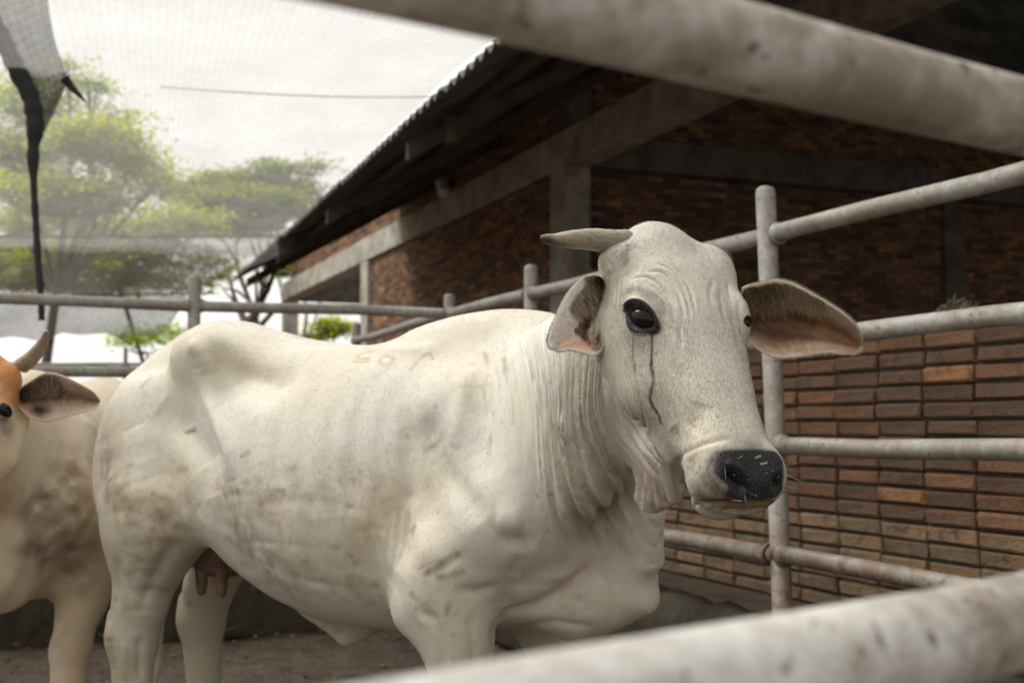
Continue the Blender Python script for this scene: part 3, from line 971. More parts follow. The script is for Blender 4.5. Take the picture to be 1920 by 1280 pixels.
def tube(bm, pts, radii, n=20, cap=True, bumps=None):
    pts = [Vector(p) for p in pts]; rings = []
    up = Vector((0, 0, 1))
    for i, p in enumerate(pts):
        t = (pts[min(i + 1, len(pts) - 1)] - pts[max(i - 1, 0)]).normalized()
        a = t.cross(up if abs(t.z) < .95 else Vector((1, 0, 0))).normalized(); b = a.cross(t)
        r = radii[i] if hasattr(radii, '__len__') else radii
        rings.append([bm.verts.new(p + (a * math.cos(2 * math.pi * k / n) + b * math.sin(2 * math.pi * k / n)) * r) for k in range(n)])
    for A, B in zip(rings[:-1], rings[1:]):
        for k in range(n):
            f = bm.faces.new((A[k], A[(k + 1) % n], B[(k + 1) % n], B[k])); f.smooth = True
    if cap:
        bm.faces.new(rings[0]); bm.faces.new(list(reversed(rings[-1])))

def box(bm, o, a, b, c, bev=0.0):
    """box from corner o along vectors a, b, c"""
    o, a, b, c = (Vector(q) for q in (o, a, b, c))
    v = [bm.verts.new(o + a * i + b * j + c * k) for i in (0, 1) for j in (0, 1) for k in (0, 1)]
    fs = [(0, 1, 3, 2), (4, 6, 7, 5), (0, 4, 5, 1), (2, 3, 7, 6), (0, 2, 6, 4), (1, 5, 7, 3)]
    faces = [bm.faces.new([v[i] for i in f]) for f in fs]
    if a.cross(b).dot(c) < 0:
        for f in faces: f.normal_flip()
    if bev > 0:
        es = list({e for f in faces for e in f.edges})
        bmesh.ops.bevel(bm, geom=es, offset=bev, segments=2, affect='EDGES', profile=.6)

def child(name, bm, mat, thing, smooth=False, part=None):
    """mesh in world coordinates -> part of a thing whose empty is unrotated"""
    par = part or thing
    off = Vector(thing.location)
    bmesh.ops.translate(bm, vec=-off, verts=bm.verts)
    return obj(name, bm, mat, par, smooth)

# ------------------------------------------------------------------ ground
def make_ground():
    bm = bmesh.new()
    def grid(x0, x1, y0, y1, nx, ny, f):
        vs = [[bm.verts.new((x0 + (x1 - x0) * i / nx, y0 + (y1 - y0) * j / ny, f(x0 + (x1 - x0) * i / nx, y0 + (y1 - y0) * j / ny))) for j in range(ny + 1)] for i in range(nx + 1)]
        for i in range(nx):
            for j in range(ny): bm.faces.new((vs[i][j], vs[i + 1][j], vs[i + 1][j + 1], vs[i][j + 1])).smooth = True
    from mathutils import noise as mn
    def hgt(x, y):
        e = min(1, (x + 8) / 2, (16 - x) / 2, (y + 3) / 2, (17 - y) / 2)
        return max(0, e) * (.035 * mn.noise((x * 1.1, y * 1.1, 0)) + .018 * mn.noise((x * 4.3, y * 4.3, 3))) - .03
    grid(-8, 16, -3, 17, 200, 170, hgt)
    for x0, x1, y0, y1 in ((-400, -8, -3, 17), (16, 400, -3, 17), (-400, 400, 17, 500), (-400, 400, -200, -3)):
        grid(x0, x1, y0, y1, 1, 1, lambda x, y: -.03)
    m = Mat('dirt')
    a = m.noise(1.1, 6, .65); b = m.noise(9, 6, .7); c = m.noise(48, 4, .65)
    col = m.mix(m.ramp(a, .35, .65), (.165, .120, .082), (.105, .076, .052))
    col = m.mix(m.ramp(b, .42, .62, 0, .85), col, (.058, .042, .03))
    col = m.mix(m.ramp(c, .58, .70, 0, .7), col, (.22, .17, .12))
    m.fin(col, m.ramp(b, .4, .7, .9, .55), m.bump(m.math('ADD', b, m.math('MULTIPLY', c, .5)), 1.0, .06), .3)
    g = obj('ground', bm, m.m)
    tag(g, kind='structure')
make_ground()

# straw bits and small clods on the pen floor
def litter():
    bm = bmesh.new(); rnd = random.Random(5)
    for k in range(2200):
        x, y = rnd.uniform(-3.6, 1.6), rnd.uniform(3.0, 7.0)
        if rnd.random() < .6:
            a = rnd.uniform(0, 6.28); l = rnd.uniform(.02, .09); w = rnd.uniform(.0015, .004)
            d = Vector((math.cos(a), math.sin(a), rnd.uniform(-.15, .3))) * l; n = Vector((-math.sin(a), math.cos(a), 0)) * w
            box(bm, Vector((x, y, rnd.uniform(-.015, .02))), d, n, (0, 0, w))
        else:
            r = rnd.uniform(.004, .013)
            mt = Matrix.Translation((x, y, rnd.uniform(-.03, .0))) @ Matrix.Diagonal((r * rnd.uniform(.8, 1.6), r, r * .7, 1))
            bmesh.ops.create_icosphere(bm, subdivisions=1, radius=1, matrix=mt)
    m = Mat('litter')
    c = m.mix(m.ramp(m.noise(6, 3), .4, .62), (.17, .13, .09), (.06, .045, .034))
    m.fin(c, .9)
    tag(obj('straw_litter', bm, m.m), kind='stuff')
litter()

# ------------------------------------------------------------------ bricks
def brick_variants(name, n, L, H, D, mat):
    out = []
    rnd = random.Random(L * 1000)
    for k in range(n):
        bm = bmesh.new()
        box(bm, (-L / 2, -D / 2, -H / 2), (L, 0, 0), (0, D, 0), (0, 0, H))
        ed = [e for e in bm.edges if all(v.co.y < 0 for v in e.verts)]     # outer face is -y
        bmesh.ops.bevel(bm, geom=ed, offset=.006, segments=1, affect='EDGES')
        for v in bm.verts:
            v.co += Vector((rnd.uniform(-.006, .006), rnd.uniform(-.006, .004), rnd.uniform(-.004, .004)))
        me = bpy.data.meshes.new(name); bm.to_mesh(me); bm.free(); me.materials.append(mat); out.append(me)
    return out

def brick_list(p0, along, out_dir, length, height, L, H, joint, stack, palette, seed, skip=None):
    """bricks of a wall face: (centre, rotation, colour, variant, half); out_dir points out of the face"""
    rnd = random.Random(seed); res = []
    along = Vector(along).normalized(); out_dir = Vector(out_dir).normalized()
    pit, row = L + joint, H + joint
    for r in range(int(height / row)):
        off = 0 if stack else (pit / 2 if r % 2 else 0)
        drift = rnd.uniform(-.012, .012)
        n = int(length / pit)
        for i in range(n):
            s = i * pit + L / 2 + off + drift + rnd.uniform(-.004, .004)
            if s + L / 2 > length: continue
            c = Vector(p0) + along * s + Vector((0, 0, r * row + H / 2 + rnd.uniform(-.002, .002))) + out_dir * rnd.uniform(-.006, .006)
            if skip and skip(c): continue
            res.append((c, palette(rnd, r * row, s), rnd.randrange(5), rnd.uniform(-.012, .012)))
    return res

def place_bricks(items, thing, part, variants, rz, limit, size):
    """the bricks that show largest become objects, the others one mesh"""
    P = np.array([c for c, *_ in items])
    px = project(P); dep = P[:, 1]
    vis = (px[:, 0] > -40) & (px[:, 0] < 1960) & (px[:, 1] > -40) & (px[:, 1] < 1320) & (dep > .3)
    score = np.where(vis, size / np.maximum(dep, .3), 0) * (1 - .0 * dep)
    order = np.argsort(-score)
    chosen = set(int(i) for i in order[:limit] if score[i] > 0)
    off = Vector(thing.location)
    for i in sorted(chosen):
        c, colr, var, tw = items[i]
        o = bpy.data.objects.new('brick', variants[var])
        o.location = c - off; o.rotation_euler = (0, 0, rz + tw); o.color = (*colr, 1)
        o.parent = part; COL.objects.link(o)
    return [it + (rz,) for i, it in enumerate(items) if i not in chosen]

def brick_mass(name, rest, variants, thing, parent):
    V, Fc, T, base = [], [], [], 0
    data = []
    for me in variants:
        co = np.zeros(len(me.vertices) * 3); me.vertices.foreach_get("co", co)
        data.append((co.reshape(-1, 3), [tuple(p.vertices) for p in me.polygons]))
    off = np.array(thing.location)
    for c, colr, var, tw, rz in rest:
        co, fs = data[var]
        a = rz + tw; R = np.array([[math.cos(a), -math.sin(a), 0], [math.sin(a), math.cos(a), 0], [0, 0, 1]])
        V.append(co @ R.T + np.array(c) - off); Fc += [tuple(i + base for i in f) for f in fs]; base += len(co)
        T.append(np.tile([*colr, 1], (len(co), 1)))
    me = mesh_from(name, np.concatenate(V), Fc)
    me.polygons.foreach_set("use_smooth", np.zeros(len(me.polygons), bool))
    at_ = me.color_attributes.new("tint", 'FLOAT_COLOR', 'POINT')
    at_.data.foreach_set("color", np.concatenate(T).astype(np.float32).ravel())
    o = link(name, me, M['brick_mass'], parent)
    return tag(o, kind='stuff')

def pal_low(rnd, z, s):
    q = rnd.random()
    if z > .70:                                         # upper courses, dark with a few bare red ones
        if q < .05: c = (.36, .18, .085)
        elif q < .35: c = (.225, .118, .066)
        else: c = (.150, .090, .058)
    else:                                               # lower courses, lighter yellowish brown
        if q < .3: c = (.30, .195, .12)
        elif q < .6: c = (.28, .185, .11)
        else: c = (.215, .15, .095)
    k = rnd.uniform(.82, 1.18)
    return tuple(x * k for x in c)

def pal_shed(rnd, z, s):
    q = rnd.random()
    if q < .12: c = (.50, .27, .15)
    elif q < .45: c = (.36, .20, .125)
    elif q < .8: c = (.26, .16, .11)
    else: c = (.16, .11, .085)
    k = rnd.uniform(.8, 1.2)
    return tuple(x * k for x in c)

# low brick wall behind the feed trough
def low_wall():
    v0, u0, u1, top = 3.25, 1.9, 10.2, 1.476
    t = empty('brick_wall', S3(v0, (u0 + u1) / 2, 0), 0, 'low brick wall of dark and lighter courses behind the feed trough', 'wall')
    bm = bmesh.new(); box(bm, S3(v0 + .022, u0, 0), VH * .17, UH * (u1 - u0), (0, 0, top - .005)); child('mortar_core', bm, M['mortar'], t)
    bm = bmesh.new(); box(bm, S3(v0 - .008, u0, top), VH * .22, UH * (u1 - u0), (0, 0, .016), .004); child('coping', bm, M['brick_cap'], t)
    L, H, j = .262, .054, .013
    var = brick_variants('low_wall_brick', 5, L, H, .10, M['brick'])
    items = brick_list(S3(v0 + .05, u0, .0), UH, -VH, u1 - u0, top, L, H, j, True, pal_low, 21)
    # face looks towards -v: local -y of a brick must point to -VH
    rz = math.atan2(UH.y, UH.x) + math.pi
    rest = place_bricks(items, t, t, var, rz, 300, L)
    brick_mass('brick_courses', rest, var, t, t)
low_wall()

# ------------------------------------------------------------------ the shed
def shed():
    vb, zb, zt = 5.70, 4.06, 4.46
    base = S3(vb, 12.5, 0)
    t = empty('cattle_shed', base, 0, 'brick cattle shed with a concrete beam and a dark overhanging roof', 'shed')
    wall_l = bmesh.new(); box(wall_l, S3(vb + .022, 12.9, 0), VH * .16, UH * 8.0, (0, 0, zb - .003)); w1 = child('wall', wall_l, M['mortar'], t)
    w = bmesh.new(); box(w, S3(vb + .024, 12.9, zt + .003), VH * .16, UH * 15.0, (0, 0, .62)); w2 = child('wall', w, M['mortar'], t)
    w = bmesh.new(); box(w, S3(vb + .26, 12.52, 0), VH * 7.6, UH * .16, (0, 0, zb - .003)); w3 = child('wall', w, M['mortar'], t)
    w = bmesh.new(); box(w, S3(vb + .26, 12.53, zt + .003), VH * 7.6, UH * .16, (0, 0, 1.2)); w4 = child('wall', w, M['mortar'], t)
    L, H, j = .205, .052, .013
    var = brick_variants('shed_brick', 5, L, H, .10, M['brick'])
    rzl = math.atan2(UH.y, UH.x) + math.pi
    rzc = math.atan2(VH.y, VH.x)
    A = brick_list(S3(vb + .05, 12.92, 0), UH, -VH, 7.95, zb, L, H, j, False, pal_shed, 31, lambda c: c.z < 1.2)
    A2 = brick_list(S3(vb + .052, 12.92, zt + .01), UH, -VH, 14.9, .60, L, H, j, False, pal_shed, 32)
    B = brick_list(S3(vb + .27, 12.55, 0), VH, -UH, 7.5, zb, L, H, j, False, pal_shed, 33, lambda c: c.z < 1.2)
    B2 = brick_list(S3(vb + .27, 12.56, zt + .01), VH, -UH, 7.5, .98, L, H, j, False, pal_shed, 34)
    rest = []
    rest += place_bricks(A, t, w1, var, rzl, 130, L); rest += place_bricks(A2, t, w2, var, rzl, 50, L)
    rest += place_bricks(B, t, w3, var, rzc, 100, L); rest += place_bricks(B2, t, w4, var, rzc, 20, L)
    brick_mass('brick_courses', rest, var, t, t)
    # beams and columns
    bm = bmesh.new(); box(bm, S3(vb - .06, 2.0, zb), VH * .34, UH * 26.4, (0, 0, zt - zb), .012); child('concrete_beam', bm, M['concrete'], t)
    bm = bmesh.new(); box(bm, S3(vb + .285, 12.46, zb + .01), VH * 7.6, UH * .26, (0, 0, zt - zb - .02), .012); child('concrete_beam', bm, M['shaded_concrete'], t)
    bm = bmesh.new(); box(bm, S3(vb + .285, 28.1, zb - .02), VH * 7.6, UH * .26, (0, 0, 1.9), .012); child('gable_panel', bm, M['mortar'], t)
    for u, z1 in ((12.42, zb - .002), (20.9, zb - .002), (28.0, zb - .002)):
        bm = bmesh.new(); box(bm, S3(vb - .05, u, 0), VH * .30, UH * .46, (0, 0, z1), .012); child('column', bm, M['concrete'], t)
    bm = bmesh.new(); box(bm, S3(vb - .02, 12.44, zt + .002), VH * .30, UH * .48, (0, 0, .9), .012); child('column', bm, M['shaded_concrete'], t)
    bm = bmesh.new(); box(bm, S3(11.0, 12.44, 0), VH * .30, UH * .3, (0, 0, zb - .002), .012); child('column', bm, M['shaded_concrete'], t)
    # roof: corrugated sheets, each about a metre wide, from the eave up to the ridge
    def eave(u): return 2.43 + (u - 6.6) * .0372
    zE, SL, vR = 3.24, math.tan(math.radians(30)), 9.6
    u = -5.3; k = 0
    while u < 17.6:
        wdt = 1.05 if u + 1.05 < 17.7 else 17.75 - u
        bm = bmesh.new(); n = int(round(wdt / .175)) * 8
        tilt = .006 * ((k % 3) - 1)
        for lay in (0, 1):
            rows = []
            for f in (0, .33, .66, 1):
                row = []
                for i in range(n + 1):
                    uu = u + (wdt + .06) * i / n
                    ve = eave(uu) + .012 * ((k * 7) % 3 - 1); v = ve + (vR - ve) * f
                    z = zE + (v - ve) * SL + .026 * math.sin(2 * math.pi * (uu - u) / .175) + (.008 if lay else 0) + tilt
                    skew = max(0, uu - 15.5) * 1.5 * f
                    row.append(bm.verts.new(S3(v, uu + skew, z)))
                rows.append(row)
            for a, b in zip(rows[:-1], rows[1:]):
                for i in range(n):
                    q = (a[i], a[i + 1], b[i + 1], b[i])
                    bm.faces.new(q if lay else q[::-1]).smooth = True
        bmesh.ops.bridge_loops  # sheets are closed at the eave by their own thickness
        bm.verts.ensure_lookup_table(); m_ = (n + 1) * 4
        for i in range(n):
            bm.faces.new((bm.verts[i], bm.verts[i + 1], bm.verts[m_ + i + 1], bm.verts[m_ + i]))
        child('roof_sheet', bm, M['asbestos'], t)
        u += 1.05; k += 1
    bm = bmesh.new(); rows = []
    for f in (0, 1):
        rows.append([bm.verts.new(S3(vR - .05 + 8.5 * f, -5.3 + 23.2 * i / 60, zE + (vR - 2.6) * SL - 4.6 * f + .03 * math.sin(i * 2.4))) for i in range(61)])
    for i in range(60): bm.faces.new((rows[0][i], rows[0][i + 1], rows[1][i + 1], rows[1][i])).smooth = True
    bmesh.ops.solidify(bm, geom=list(bm.faces), thickness=.012)
    child('back_roof', bm, M['asbestos'], t)
    def slope_z(v, ve=2.6): return zE + (v - ve) * SL
    for v in (2.62, 3.35, 4.35, 5.35, 6.6, 7.9, 9.2):
        bm = bmesh.new()
        a = S3(v, -5.3, slope_z(v, eave(-5.3)) - .10); b = S3(v + .62 * (9.6 - v) / 7, 17.5, slope_z(v + .62 * (9.6 - v) / 7, eave(17.5)) - .10)
        box(bm, a, b - a, VH * .05, (0, 0, .075)); child('purlin', bm, M['steel'], t)
    for u in (-3.5, -.5, 2.5, 5.5, 8.5, 11.5, 14.5, 17.2):
        bm = bmesh.new()
        a = S3(eave(u) + .1, u, slope_z(eave(u) + .1, eave(u)) - .24); b = S3(9.6, u, slope_z(9.6, eave(u)) - .24)
        box(bm, a, b - a, UH * .07, (0, 0, .13)); child('rafter', bm, M['steel'], t)
    return t
shed_t = shed()

def small_shed_things():
    # lamp on the beam
    p = at(838, 346, 17.4); t = empty('wall_lamp', p, 0, 'white box lamp tilted on the shed wall just above the concrete beam', 'lamp')
    bm = bmesh.new()
    ax = (UH * -.5 + Vector((0, 0, -.85))).normalized(); sd = (UH * .85 + Vector((0, 0, -.5))).normalized()
    box(bm, p - ax * .18 - sd * .085 - VH * .14, ax * .36, sd * .17, VH * .12, .012); child('housing', bm, M['lampwhite'], t)
    bm = bmesh.new(); box(bm, p - ax * .03 - sd * .02 - VH * .018, ax * .06, sd * .04, VH * .11); child('bracket', bm, M['steel'], t)
    # rag hanging from the purlin
    p = at(846, 232, 8.2)
    bm = bmesh.new(); rnd = random.Random(2); rows = []
    for j in range(9):
        w = .035 + .022 * math.sin(j * .9) ** 2
        rows.append([bm.verts.new(p + Vector(((i / 4 - .5) * 2 * w, .02 * math.sin(i * 2.1 + j), .09 - j * .027 - .012 * (i % 2)))) for i in range(5)])
    for a, b in zip(rows[:-1], rows[1:]):
        for i in range(4): bm.faces.new((a[i], a[i + 1], b[i + 1], b[i])).smooth = True
    bmesh.ops.solidify(bm, geom=list(bm.faces), thickness=.006)
    tag(obj('rag', bm, M['cloth']), 'brown rag hanging from a purlin beneath the roof eave', 'rag')
    # straw left on the wall top
    bm = bmesh.new(); rnd = random.Random(9); c = S3(3.34, 3.72, 1.50)
    for k in range(1300):
        a = rnd.uniform(0, 6.28); r = abs(rnd.gauss(0, .5))
        if r > 1: continue
        q = c + UH * (r * math.cos(a) * .24) + VH * (r * math.sin(a) * .07) + Vector((0, 0, (1 - r) * rnd.uniform(0, .09)))
        d = Vector((rnd.uniform(-1, 1), rnd.uniform(-1, 1), rnd.uniform(-.25, .25))).normalized() * rnd.uniform(.03, .08)
        box(bm, q - d * .5, d, d.cross(Vector((0, 0, 1))).normalized() * .005, (0, 0, .004))
    tag(obj('straw_heap', bm, M['straw']), 'small heap of dry straw lying on top of the low brick wall', 'straw')
small_shed_things()

# ------------------------------------------------------------------ feed trough along the fence
def trough():
    t = empty('feed_trough', S3(2.5, 4.5, 0), 0, 'long concrete feed trough between the pipe fence and the brick wall', 'trough')
    rnd = random.Random(4)
    bm = bmesh.new()
    n = 60; prof = [(2.33, 0), (2.335, .30), (2.36, .405), (2.42, .43), (2.56, .425), (2.60, .38), (2.61, .30)]
    rows = []
    for i in range(n + 1):
        u = 1.4 + 5.3 * i / n
        rows.append([bm.verts.new(S3(v + rnd.uniform(-.012, .012), u, z + rnd.uniform(-.014, .014) * (z > .1))) for v, z in prof])
    for a, b in zip(rows[:-1], rows[1:]):
        for i in range(len(prof) - 1): bm.faces.new((a[i], b[i], b[i + 1], a[i + 1])).smooth = True
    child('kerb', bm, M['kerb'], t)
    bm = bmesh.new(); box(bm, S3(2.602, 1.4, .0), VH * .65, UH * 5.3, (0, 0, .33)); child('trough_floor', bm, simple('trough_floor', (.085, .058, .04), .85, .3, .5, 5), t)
trough()

# ------------------------------------------------------------------ pipe fences
ZR = (1.78, 1.40, 1.04, .66)
def fence(name, label, pts, posts, zr, mat, rr=.0305, pr=.035, top=1.95, cat='fence', rail_ext=0.0, group=None, lean=None, tops=None):
    """pts: ground points of the run; posts: parameters (metres from the first point)"""
    pts = [Vector(p) for p in pts]
    L = [0]
    for a, b in zip(pts[:-1], pts[1:]): L.append(L[-1] + (b - a).length)
    def P(s):
        for i in range(len(pts) - 1):
            if s <= L[i + 1] or i == len(pts) - 2:
                return pts[i] + (pts[i + 1] - pts[i]).normalized() * (s - L[i])
    t = empty(name, P(posts[0]), 0, label, cat, group)
    for i, s in enumerate(posts):
        bm = bmesh.new(); p = P(s); h = (tops[i] if tops else top)
        ln = Vector((lean[i], 0, 0)) if lean else Vector()
        tube(bm, [p + Vector((0, 0, z)) + ln * (z - 1.1) for z in (-.05, h - .02, h - .008, h)], [pr, pr, pr * .86, pr * .5], 24); child('post', bm, mat, t, True)
    for zi, z in enumerate(zr):
        for i in range(len(pts) - 1):
            bm = bmesh.new(); n = max(2, int((L[i + 1] - L[i]) / .5))
            q = [pts[i].lerp(pts[i + 1], k / n) + Vector((0, 0, z + .006 * math.sin(k * 1.7 + zi * 2))) for k in range(n + 1)]
            tube(bm, q, rr, 24)
            for s in posts:            # weld collars where the rail meets the posts
                if L[i] - .01 <= s <= L[i + 1] + .01:
                    c = P(s); d = (pts[i + 1] - pts[i]).normalized()
                    for sg in (-1, 1):
                        a = c + d * sg * (pr - .002) + Vector((0, 0, z))
                        tube(bm, [a, a + d * sg * .008, a + d * sg * .016, a + d * sg * .024], [rr * 1.26, rr * 1.34, rr * 1.16, rr * .98], 24)
            child('rail', bm, mat, t, True)
    return t
corner = at(843, 588, 7.3); corner.z = 0
fr = S3(2.46, 3.65, 0)
dirn = (corner - fr).normalized(); far_end = corner + UH * 2.45 + VH * .06
near_end = fr - UH * 2.6
Lr = (near_end - fr).length
fence('pipe_fence', 'grey pipe fence with a round-topped post running along the brick wall', [near_end, fr, corner], [.55, Lr, Lr + 2.08, Lr + (corner - fr).length], ZR, M['pipe'], lean=[0, -.026, 0, 0], tops=[1.95, 1.955, 1.93, 1.90])
bl = at(0, 560, 6.46); bl.z = 0
bdir = (bl - corner).normalized(); back_end = corner + bdir * 5.2
def s_at_px(px):          # distance from the corner along the back fence to the photo column px
    d = ray(px, 700); k = d.x / d.y
    return (corner.x - k * corner.y) / (k * bdir.y - bdir.x)
fence('pipe_fence', 'grey pipe fence behind the white cow, meeting the side fence at a corner post', [corner + bdir * .05, back_end], [s_at_px(362) - .05, s_at_px(362) + 2.6], ZR, M['pipe'])
fence('pipe_fence', 'short pipe fence leading away beyond the corner post towards the shed', [corner + UH * .06, far_end], [2.35], ZR[:2], M['pipe'], .028, .036, 1.92)
a = at(60, 678, 11.5); b = at(420, 684, 11.8); a.z = b.z = 0
fence('pipe_fence', 'thin far fence of slender pipe seen below the hanging net', [a + (a - b) * .8, b], [(a - b).length * 1.28], (1.70, 1.2), M['pipe'], .017, .02, 1.86)
# kerb under the back fence
t = empty('kerb', corner + bdir * 2.5, 0, 'low dark concrete kerb running beneath the back pipe fence', 'kerb')
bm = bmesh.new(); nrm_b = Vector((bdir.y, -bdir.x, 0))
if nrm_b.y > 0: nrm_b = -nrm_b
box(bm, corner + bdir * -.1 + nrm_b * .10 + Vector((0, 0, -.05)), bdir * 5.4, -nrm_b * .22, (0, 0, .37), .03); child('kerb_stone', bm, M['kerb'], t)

# rails right in front of the camera
def near_fence():
    T = at(1920, 217, .93); B = at(1920, 1157, .85)
    dT = Vector(((4350 - 960) / FPX, 1, 0)).normalized(); dB = Vector(((3420 - 960) / FPX, 1, 0)).normalized()
    t = empty('pipe_fence', (T.x, T.y, 0), 0, 'nearest fence whose two thick stained pipe rails cross the view', 'fence')
    for c, r, d in ((T, .0287, dT), (B, .0312, dB)):
        bm = bmesh.new(); n = 26
        q = [c + d * (-1.5 + 3.0 * k / n) + Vector((0, 0, .0015 * math.sin(k * .9))) for k in range(n + 1)]
        tube(bm, q, r, 48); child('rail', bm, M['pipe_near'], t, True)
    for s in (-1.45, 1.4):
        bm = bmesh.new(); p = (T + dT * s + B + dB * s) / 2; p.z = 0
        tube(bm, [p + Vector((0, 0, z)) for z in (-.05, 1.5, 1.53, 1.54)], [.05, .05, .04, .02], 32); child('post', bm, M['pipe_near'], t, True)
near_fence()

# ------------------------------------------------------------------ shade net
def sheet(name, P, nu, nv, mat, uvs):
    bm = bmesh.new(); uvl = bm.loops.layers.uv.new()
    vs = [[bm.verts.new(P(i / nu, j / nv)) for j in range(nv + 1)] for i in range(nu + 1)]
    for i in range(nu):
        for j in range(nv):
            f = bm.faces.new((vs[i][j], vs[i + 1][j], vs[i + 1][j + 1], vs[i][j + 1])); f.smooth = True
            for l, (a, b) in zip(f.loops, ((i, j), (i + 1, j), (i + 1, j + 1), (i, j + 1))): l[uvl].uv = (a / nu * uvs[0], b / nv * uvs[1])
    return obj(name, bm, mat)

def nets():
    from mathutils import noise as mn
    def eave_at_u(u): return 2.38 + (u - 6.6) * .0372
    eN, eF = S3(eave_at_u(4.2), 4.2, 3.25), at(440, 520, 17.2)
    lN, lF = Vector((-7.5, 3.6, 3.25)), at(-420, 452, 13.6)
    far_r = at(540, 441, 13.9)
    def ceil(a, b):
        # b: near -> far, a: left -> right
        r = eN.lerp(eF, b * .83); l = lN.lerp(lF, b)
        p = l.lerp(r, a)
        sag = -.10 * math.sin(math.pi * ((b * 3) % 1)) * (1 - abs(2 * a - 1) ** 4) - .05 * mn.noise((a * 9, b * 9, 0)) - .03 * abs(mn.noise((a * 22, b * 5, 4)))
        p.z += sag
        return p
    t = sheet('shade_net', ceil, 60, 60, M['net'], (12, 12))
    tag(t, 'grey woven shade net stretched overhead from the roof eave across the pen', 'shade net')
    # curtain that hangs from the far edge
    L0, R0 = at(-420, 452, 13.6), at(545, 441, 13.9)
    def curt(a, b):
        top = L0.lerp(R0, a)
        drop = (.66 + .03 * math.sin(a * 14)) * (1 - .85 * max(0, (a - .74) / .26) ** 1.3)
        q = top + Vector((0, .12 * math.sin(a * 31 + b * 2) * b + .25 * b, -drop * b + .02 * mn.noise((a * 20, b * 6, 1))))
        return q
    c = sheet('net_curtain', curt, 90, 16, M['net_dark'], (10, 2.4))
    tag(c, 'darker net curtain hanging in soft folds from the far edge of the net', 'net curtain')
    # second, darker strip below it
    A0, A1 = at(-420, 560, 13.45), at(352, 552, 13.5)
    def strip(a, b):
        q = A0.lerp(A1, a); dr = .45 + .03 * math.sin(a * 23) + .02 * math.sin(a * 61)
        return q + Vector((-.16 * b * max(0, a - .8) * 5, .10 * math.sin(a * 40 + b) * b, -dr * b * (1 - .25 * max(0, (a - .9) * 10) ** 2)))
    c2 = sheet('net_strip', strip, 90, 8, M['net_strip'], (10, 1.2))
    tag(c2, 'narrow dark strip of net drooping below the wire above the left rails', 'net strip')
    # wires that carry the net
    for (p, q, lab, wr) in ((at(-300, 437, 13.5), at(560, 441, 13.8), 'dark wire along the far edge of the shade net', .016),
                        (at(300, 163, 7.55), at(895, 181, 7.7), 'thin wire under the shade net ending at the roof eave', .0028),
                        (at(-300, 548, 13.4), at(400, 549, 13.6), 'lower wire tied across the hanging net curtain above the fence', .009)):
        bm = bmesh.new(); n = 12
        tube(bm, [p.lerp(q, k / n) + Vector((0, 0, -.03 * math.sin(math.pi * k / n))) for k in range(n + 1)], wr, 8)
        tag(obj('wire', bm, M['net_bunch'], None, True), lab, 'wire')
    # the loose piece at the left: a bunched dark edge and a slack lobe of doubled net
    D = 7.0
    t = empty('loose_net', at(64, 400, D), 0, 'loose dark piece of net hanging in a twisted bunch at upper left', 'net')
    path = smooth_line([(-30, 0), (0, 62), (30, 128), (56, 180), (66, 230), (62, 290), (64, 360), (68, 430), (72, 500), (77, 556), (78, 600)], 5)
    bm = bmesh.new(); rnd = random.Random(6)
    rad = []
    for i, q in enumerate(path):
        f = i / (len(path) - 1)
        rad.append((.050 if f < .38 else .050 - .031 * min(1, (f - .38) / .22)) * rnd.uniform(.82, 1.2))
    tube(bm, [at(x, y, D) for x, y in path], rad, 10); child('bunch', bm, M['net_bunch'], t, True)
    bm = bmesh.new()
    tube(bm, [at(x, y, D - .03) for x, y in ((122, 148), (135, 165), (148, 178), (160, 190))], [.03, .02, .014, .006], 8); child('cord', bm, M['net_bunch'], t, True)
    Lft = smooth_line([(-30, 0), (0, 62), (30, 128), (56, 180), (66, 230), (72, 262)], 6); Rgt = smooth_line([(88, -40), (92, 20), (104, 80), (124, 150), (104, 205), (76, 262)], 6)
    bm = bmesh.new(); uvl = bm.loops.layers.uv.new(); rows = []
    for i, (a, b) in enumerate(zip(Lft, Rgt)):
        rows.append([bm.verts.new(at(a[0] + (b[0] - a[0]) * k / 8, a[1] + (b[1] - a[1]) * k / 8, D + .05 + .22 * math.sin(math.pi * k / 8) + .05 * math.sin(k * 1.3 + i * .4))) for k in range(9)])
    for i in range(len(rows) - 1):
        for k in range(8):
            f = bm.faces.new((rows[i][k], rows[i][k + 1], rows[i + 1][k + 1], rows[i + 1][k])); f.smooth = True
            for l, (x, y) in zip(f.loops, ((k, i), (k + 1, i), (k + 1, i + 1), (k, i + 1))): l[uvl].uv = (x * .05, y * .04)
    child('lobe', bm, M['net_lobe'], t, True)
nets()

